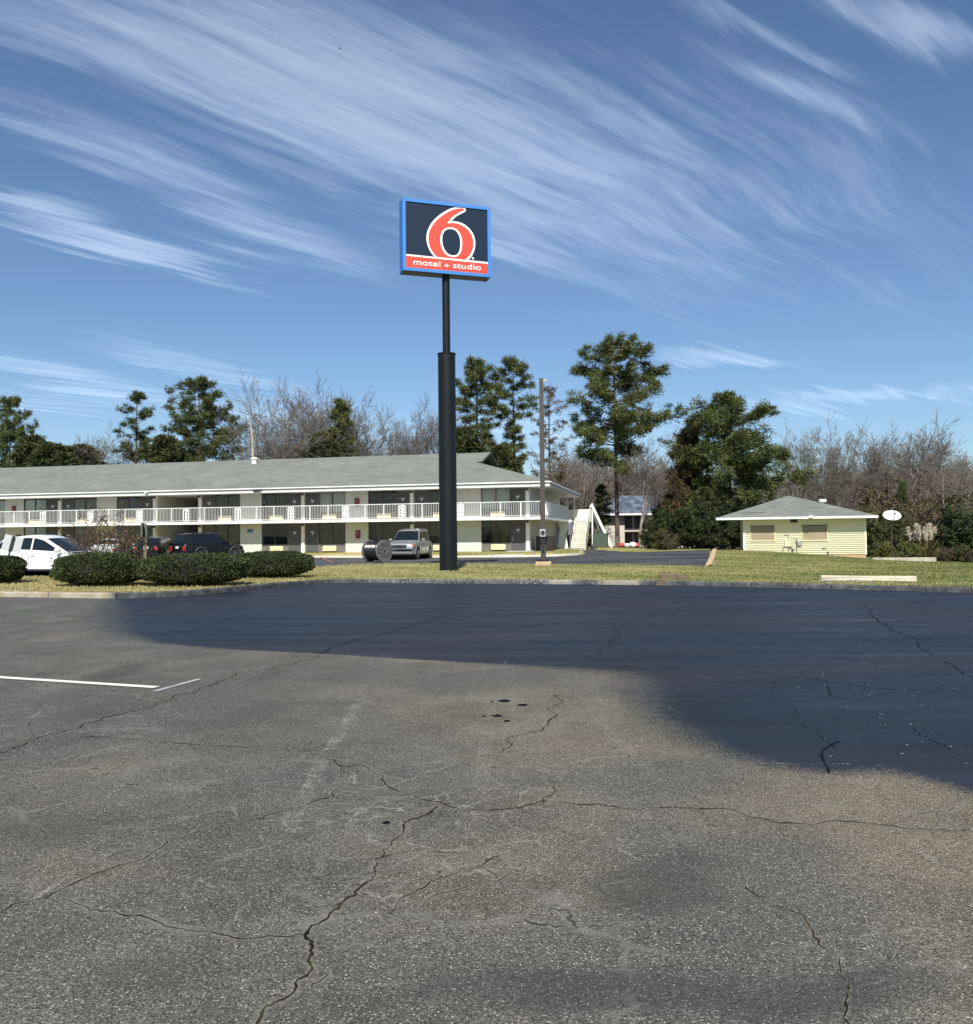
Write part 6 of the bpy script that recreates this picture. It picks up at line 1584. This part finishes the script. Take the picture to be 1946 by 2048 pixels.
# pampas grass
g = at(1850, 1110, 57); pg = empty('pampas_grass', (g.x, 57, hz(g.x, 57)), 0, label='clump of pampas grass with pale cream plumes', cat='plant')
nr = np.random.RandomState(4); V, F, T = blades(np.zeros((60, 3)), np.full(60, .1), 12, 1.3, .03, nr, flat=.4, up=.9, hues=nr.uniform(.2, 1, 60)); np_mesh('leaves', V, F, needle_mat('dry grass', (.09, .09, .03), (.28, .23, .11)), pg, {'tint': T})
Cc = []; st_ = []
for k in range(30):
    x_, y_ = nr.normal(0, .55), nr.normal(0, .3); h_ = nr.uniform(1.7, 2.35); st_.append(((x_*.4, y_*.4, 0), (x_, y_, h_-.2), .01, .007))
    for q in range(8): Cc.append((x_+nr.normal(0, .015), y_, h_-.45+q*.07))
V, F, T = blades(Cc, np.full(len(Cc), .03), 12, .13, .035, nr, flat=.5, up=1.2, hues=np.full(len(Cc), .7)); np_mesh('plumes', V, F, needle_mat('cream plume', (.5, .44, .33), (.68, .62, .5)), pg, {'tint': T})
V, F = tubes_np(st_); np_mesh('stalks', V, F, bark('dry stalk', (.25, .2, .1), (.35, .3, .17)), pg)
g = at(1805*1.0, 1115, 57.5); 
# fallen pale limb
a = at(1890, 1110, 54); b = at(1910, 1094, 54.6); c = at(1918, 1092, 55); V, F = tubes_np([(a[:], b[:], .06, .05), (b[:], c[:], .05, .03)]); fl_ = np_mesh('fallen_limb', V, F, bark('pale dead wood', (.30, .23, .16), (.45, .37, .27))); tag(fl_, 'pale fallen limb leaning in the brush at the right edge', 'branch')

# ---- bare shrub behind the clipped bushes
segs = thicket(15, 2.6, 2.9, 4) + thicket(16, 2.6, 2.6, 4) + thicket(19, 2.4, 3.2, 4); rn = random.Random(2)
bs_x = at(212, 1120, 30.6).x; bsr = empty('bare_shrub', (bs_x, 30.6, hz(bs_x, 30.6)), .3, label='bare many-stemmed shrub rising behind the clipped bushes', cat='shrub')
V, F = tubes_np([(a, b, max(r*1.3, .014), max(q*1.2, .012)) for a, b, r, q in segs]); kz = 2.85/V[:, 2].max(); V[:, 2] *= kz; V[:, 0] = np.clip(V[:, 0]*1.5/np.percentile(np.abs(V[:, 0]), 97), -1.75, 1.75); np_mesh('stems', V, F, bark('shrub stems', (.065, .045, .032), (.14, .10, .07)), bsr)
E = V[V[:, 2] > 1.2][::37]; nr = np.random.RandomState(9); Vb, Fb, Tb = blades(E, np.full(len(E), .05), 2, .06, .03, nr, hues=nr.uniform(0, 1, len(E))); np_mesh('dry_leaves', Vb, Fb, needle_mat('dry leaves', (.10, .075, .03), (.24, .19, .07)), bsr, {'tint': Tb})

# ---- clipped evergreen bushes
L_box = needle_mat('clipped bush leaves', (.012, .021, .008), (.098, .120, .040))
def clipped(px0, px1, ptop, pbot, D, label, seed):
    c = at((px0+px1)/2, pbot, D); w_ = (at(px1, pbot, D).x-at(px0, pbot, D).x)/2; cy = D+w_*.45*.9; z0 = hz(c.x, D); ht = (at((px0+px1)/2, ptop, cy).z - z0)
    root = empty('clipped_bush', (c.x, cy, z0), 0, label=label, cat='bush', group='clipped evergreen bushes along the kerb'); ry_ = w_*.62
    nr = np.random.RandomState(seed); rn = random.Random(seed)
    def surf(u):
        # squashed super-ellipsoid, undercut at the base
        s = np.sign(u)*np.abs(u)**np.array([.78, .78, .72]); zc = (s[:, 2]*.5+.5)
        lum = 1 + .05*np.sin(u[:, 0]*7+seed)*np.cos(u[:, 2]*5+seed*2) + .035*np.sin(u[:, 1]*9+u[:, 0]*11+seed)
        return np.c_[s[:, 0]*w_*lum, s[:, 1]*ry_*lum, (.08+.92*zc)*ht*(1+.3*(lum-1))]
    N = 15000; u = nr.normal(size=(N, 3)); u /= np.linalg.norm(u, axis=1, keepdims=True); P = surf(u); shr = nr.uniform(.88, 1.01, (N, 1)) + (nr.rand(N, 1) < .03)*nr.uniform(0, .05, (N, 1)); cen = np.array([[0, 0, ht*.5]]); P = (P-cen)*shr+cen
    nrm = u.copy(); d = nrm*.6 + nr.normal(0, .55, (N, 3)); d[:, 2] += .25; d /= np.linalg.norm(d, axis=1, keepdims=True)
    side = np.cross(d, nr.normal(size=(N, 3))); side /= np.linalg.norm(side, axis=1, keepdims=True); L_ = nr.uniform(.035, .065, (N, 1)); W_ = L_*.55
    V = np.stack([P-side*W_*.3, P+d*L_*.5+side*W_, P+d*L_, P+d*L_*.5-side*W_], 1).reshape(-1, 3); F = np.arange(4*N).reshape(N, 4)
    cl = np.sin(P[:, 0]*9+seed)*np.cos(P[:, 2]*11)*np.sin(P[:, 1]*8)*.18
    T = np.repeat(np.clip(nr.beta(2, 2.6, N)+cl, 0, 1), 4); np_mesh('foliage', V, F, L_box, root, {'tint': T})
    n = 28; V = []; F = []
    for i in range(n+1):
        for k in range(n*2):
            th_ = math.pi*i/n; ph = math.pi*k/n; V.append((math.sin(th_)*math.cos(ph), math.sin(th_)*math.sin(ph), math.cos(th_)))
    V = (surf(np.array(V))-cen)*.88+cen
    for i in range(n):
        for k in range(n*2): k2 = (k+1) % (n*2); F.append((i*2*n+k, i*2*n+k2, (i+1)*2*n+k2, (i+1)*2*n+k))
    np_mesh('shade_core', V, F, mat('inner bush', (.010, .012, .006), .95, var=.4, vscale=9), root)  # solid near-black shell standing in for the shaded inside of the bush
    MB().tube([(-w_*.3, 0, -.1), (-w_*.2, 0, .3)], .04, 6).tube([(w_*.3, .1, -.1), (w_*.2, 0, .3)], .04, 6).build('stems', B_dark, root)
clipped(93, 276, 1107, 1173, 26.6, 'clipped rounded bush, the left one of the front pair, by the curve of the kerb', 1)
clipped(259, 484, 1108, 1175, 26.4, 'widest clipped bush, the right one of the front pair', 2)
clipped(458, 620, 1103, 1156, 31.3, 'clipped bush set back, rightmost of the bushes', 3)
clipped(-110, 31, 1112, 1167, 27.8, 'clipped bush cut by the left edge of the picture', 4)

# ---- lawn blades
nr = np.random.RandomState(12); N = 150000
yy_ = 22 + (60-22)*nr.uniform(0, 1, N)**1.35; xx_ = nr.uniform(-.60, .60, N)*yy_
ok = (yy_ > kerb_y(xx_)+.22) & ~((yy_ > near_y(xx_)) & (yy_ < far_y(xx_)+.3) & (xx_ < 16.2))
xx_, yy_ = xx_[ok], yy_[ok]; lx, ly = motel_local(xx_, yy_); ok = (ly < -.1) | (lx > .3); xx_, yy_ = xx_[ok], yy_[ok]
ok = ~((yy_ > 57.9) & (xx_ > 17.4) & (xx_ < 26)); xx_, yy_ = xx_[ok], yy_[ok]; zz_ = H(xx_, yy_)
C = np.c_[xx_, yy_, zz_]; N = len(C)
pat = .52 + .34*np.sin(xx_*.45+np.sin(yy_*1.1)*2.3) * np.sin(yy_*1.5+xx_*.25+np.sin(xx_*.6)) + .16*np.sin(xx_*1.9+yy_*1.1) - .022*(xx_-4)
V, F, T = blades(C, np.full(N, .01), 2, .065, .016, nr, flat=.5, up=1.1, hues=np.clip(pat+nr.normal(0, .2, N), 0, 1))
gr = np_mesh('grass', V, F, needle_mat('grass blades', (.10, .135, .036), (.40, .345, .17)), None, {'tint': T}); tag(gr, 'short patchy green and straw coloured lawn grass', 'grass', kind='stuff')
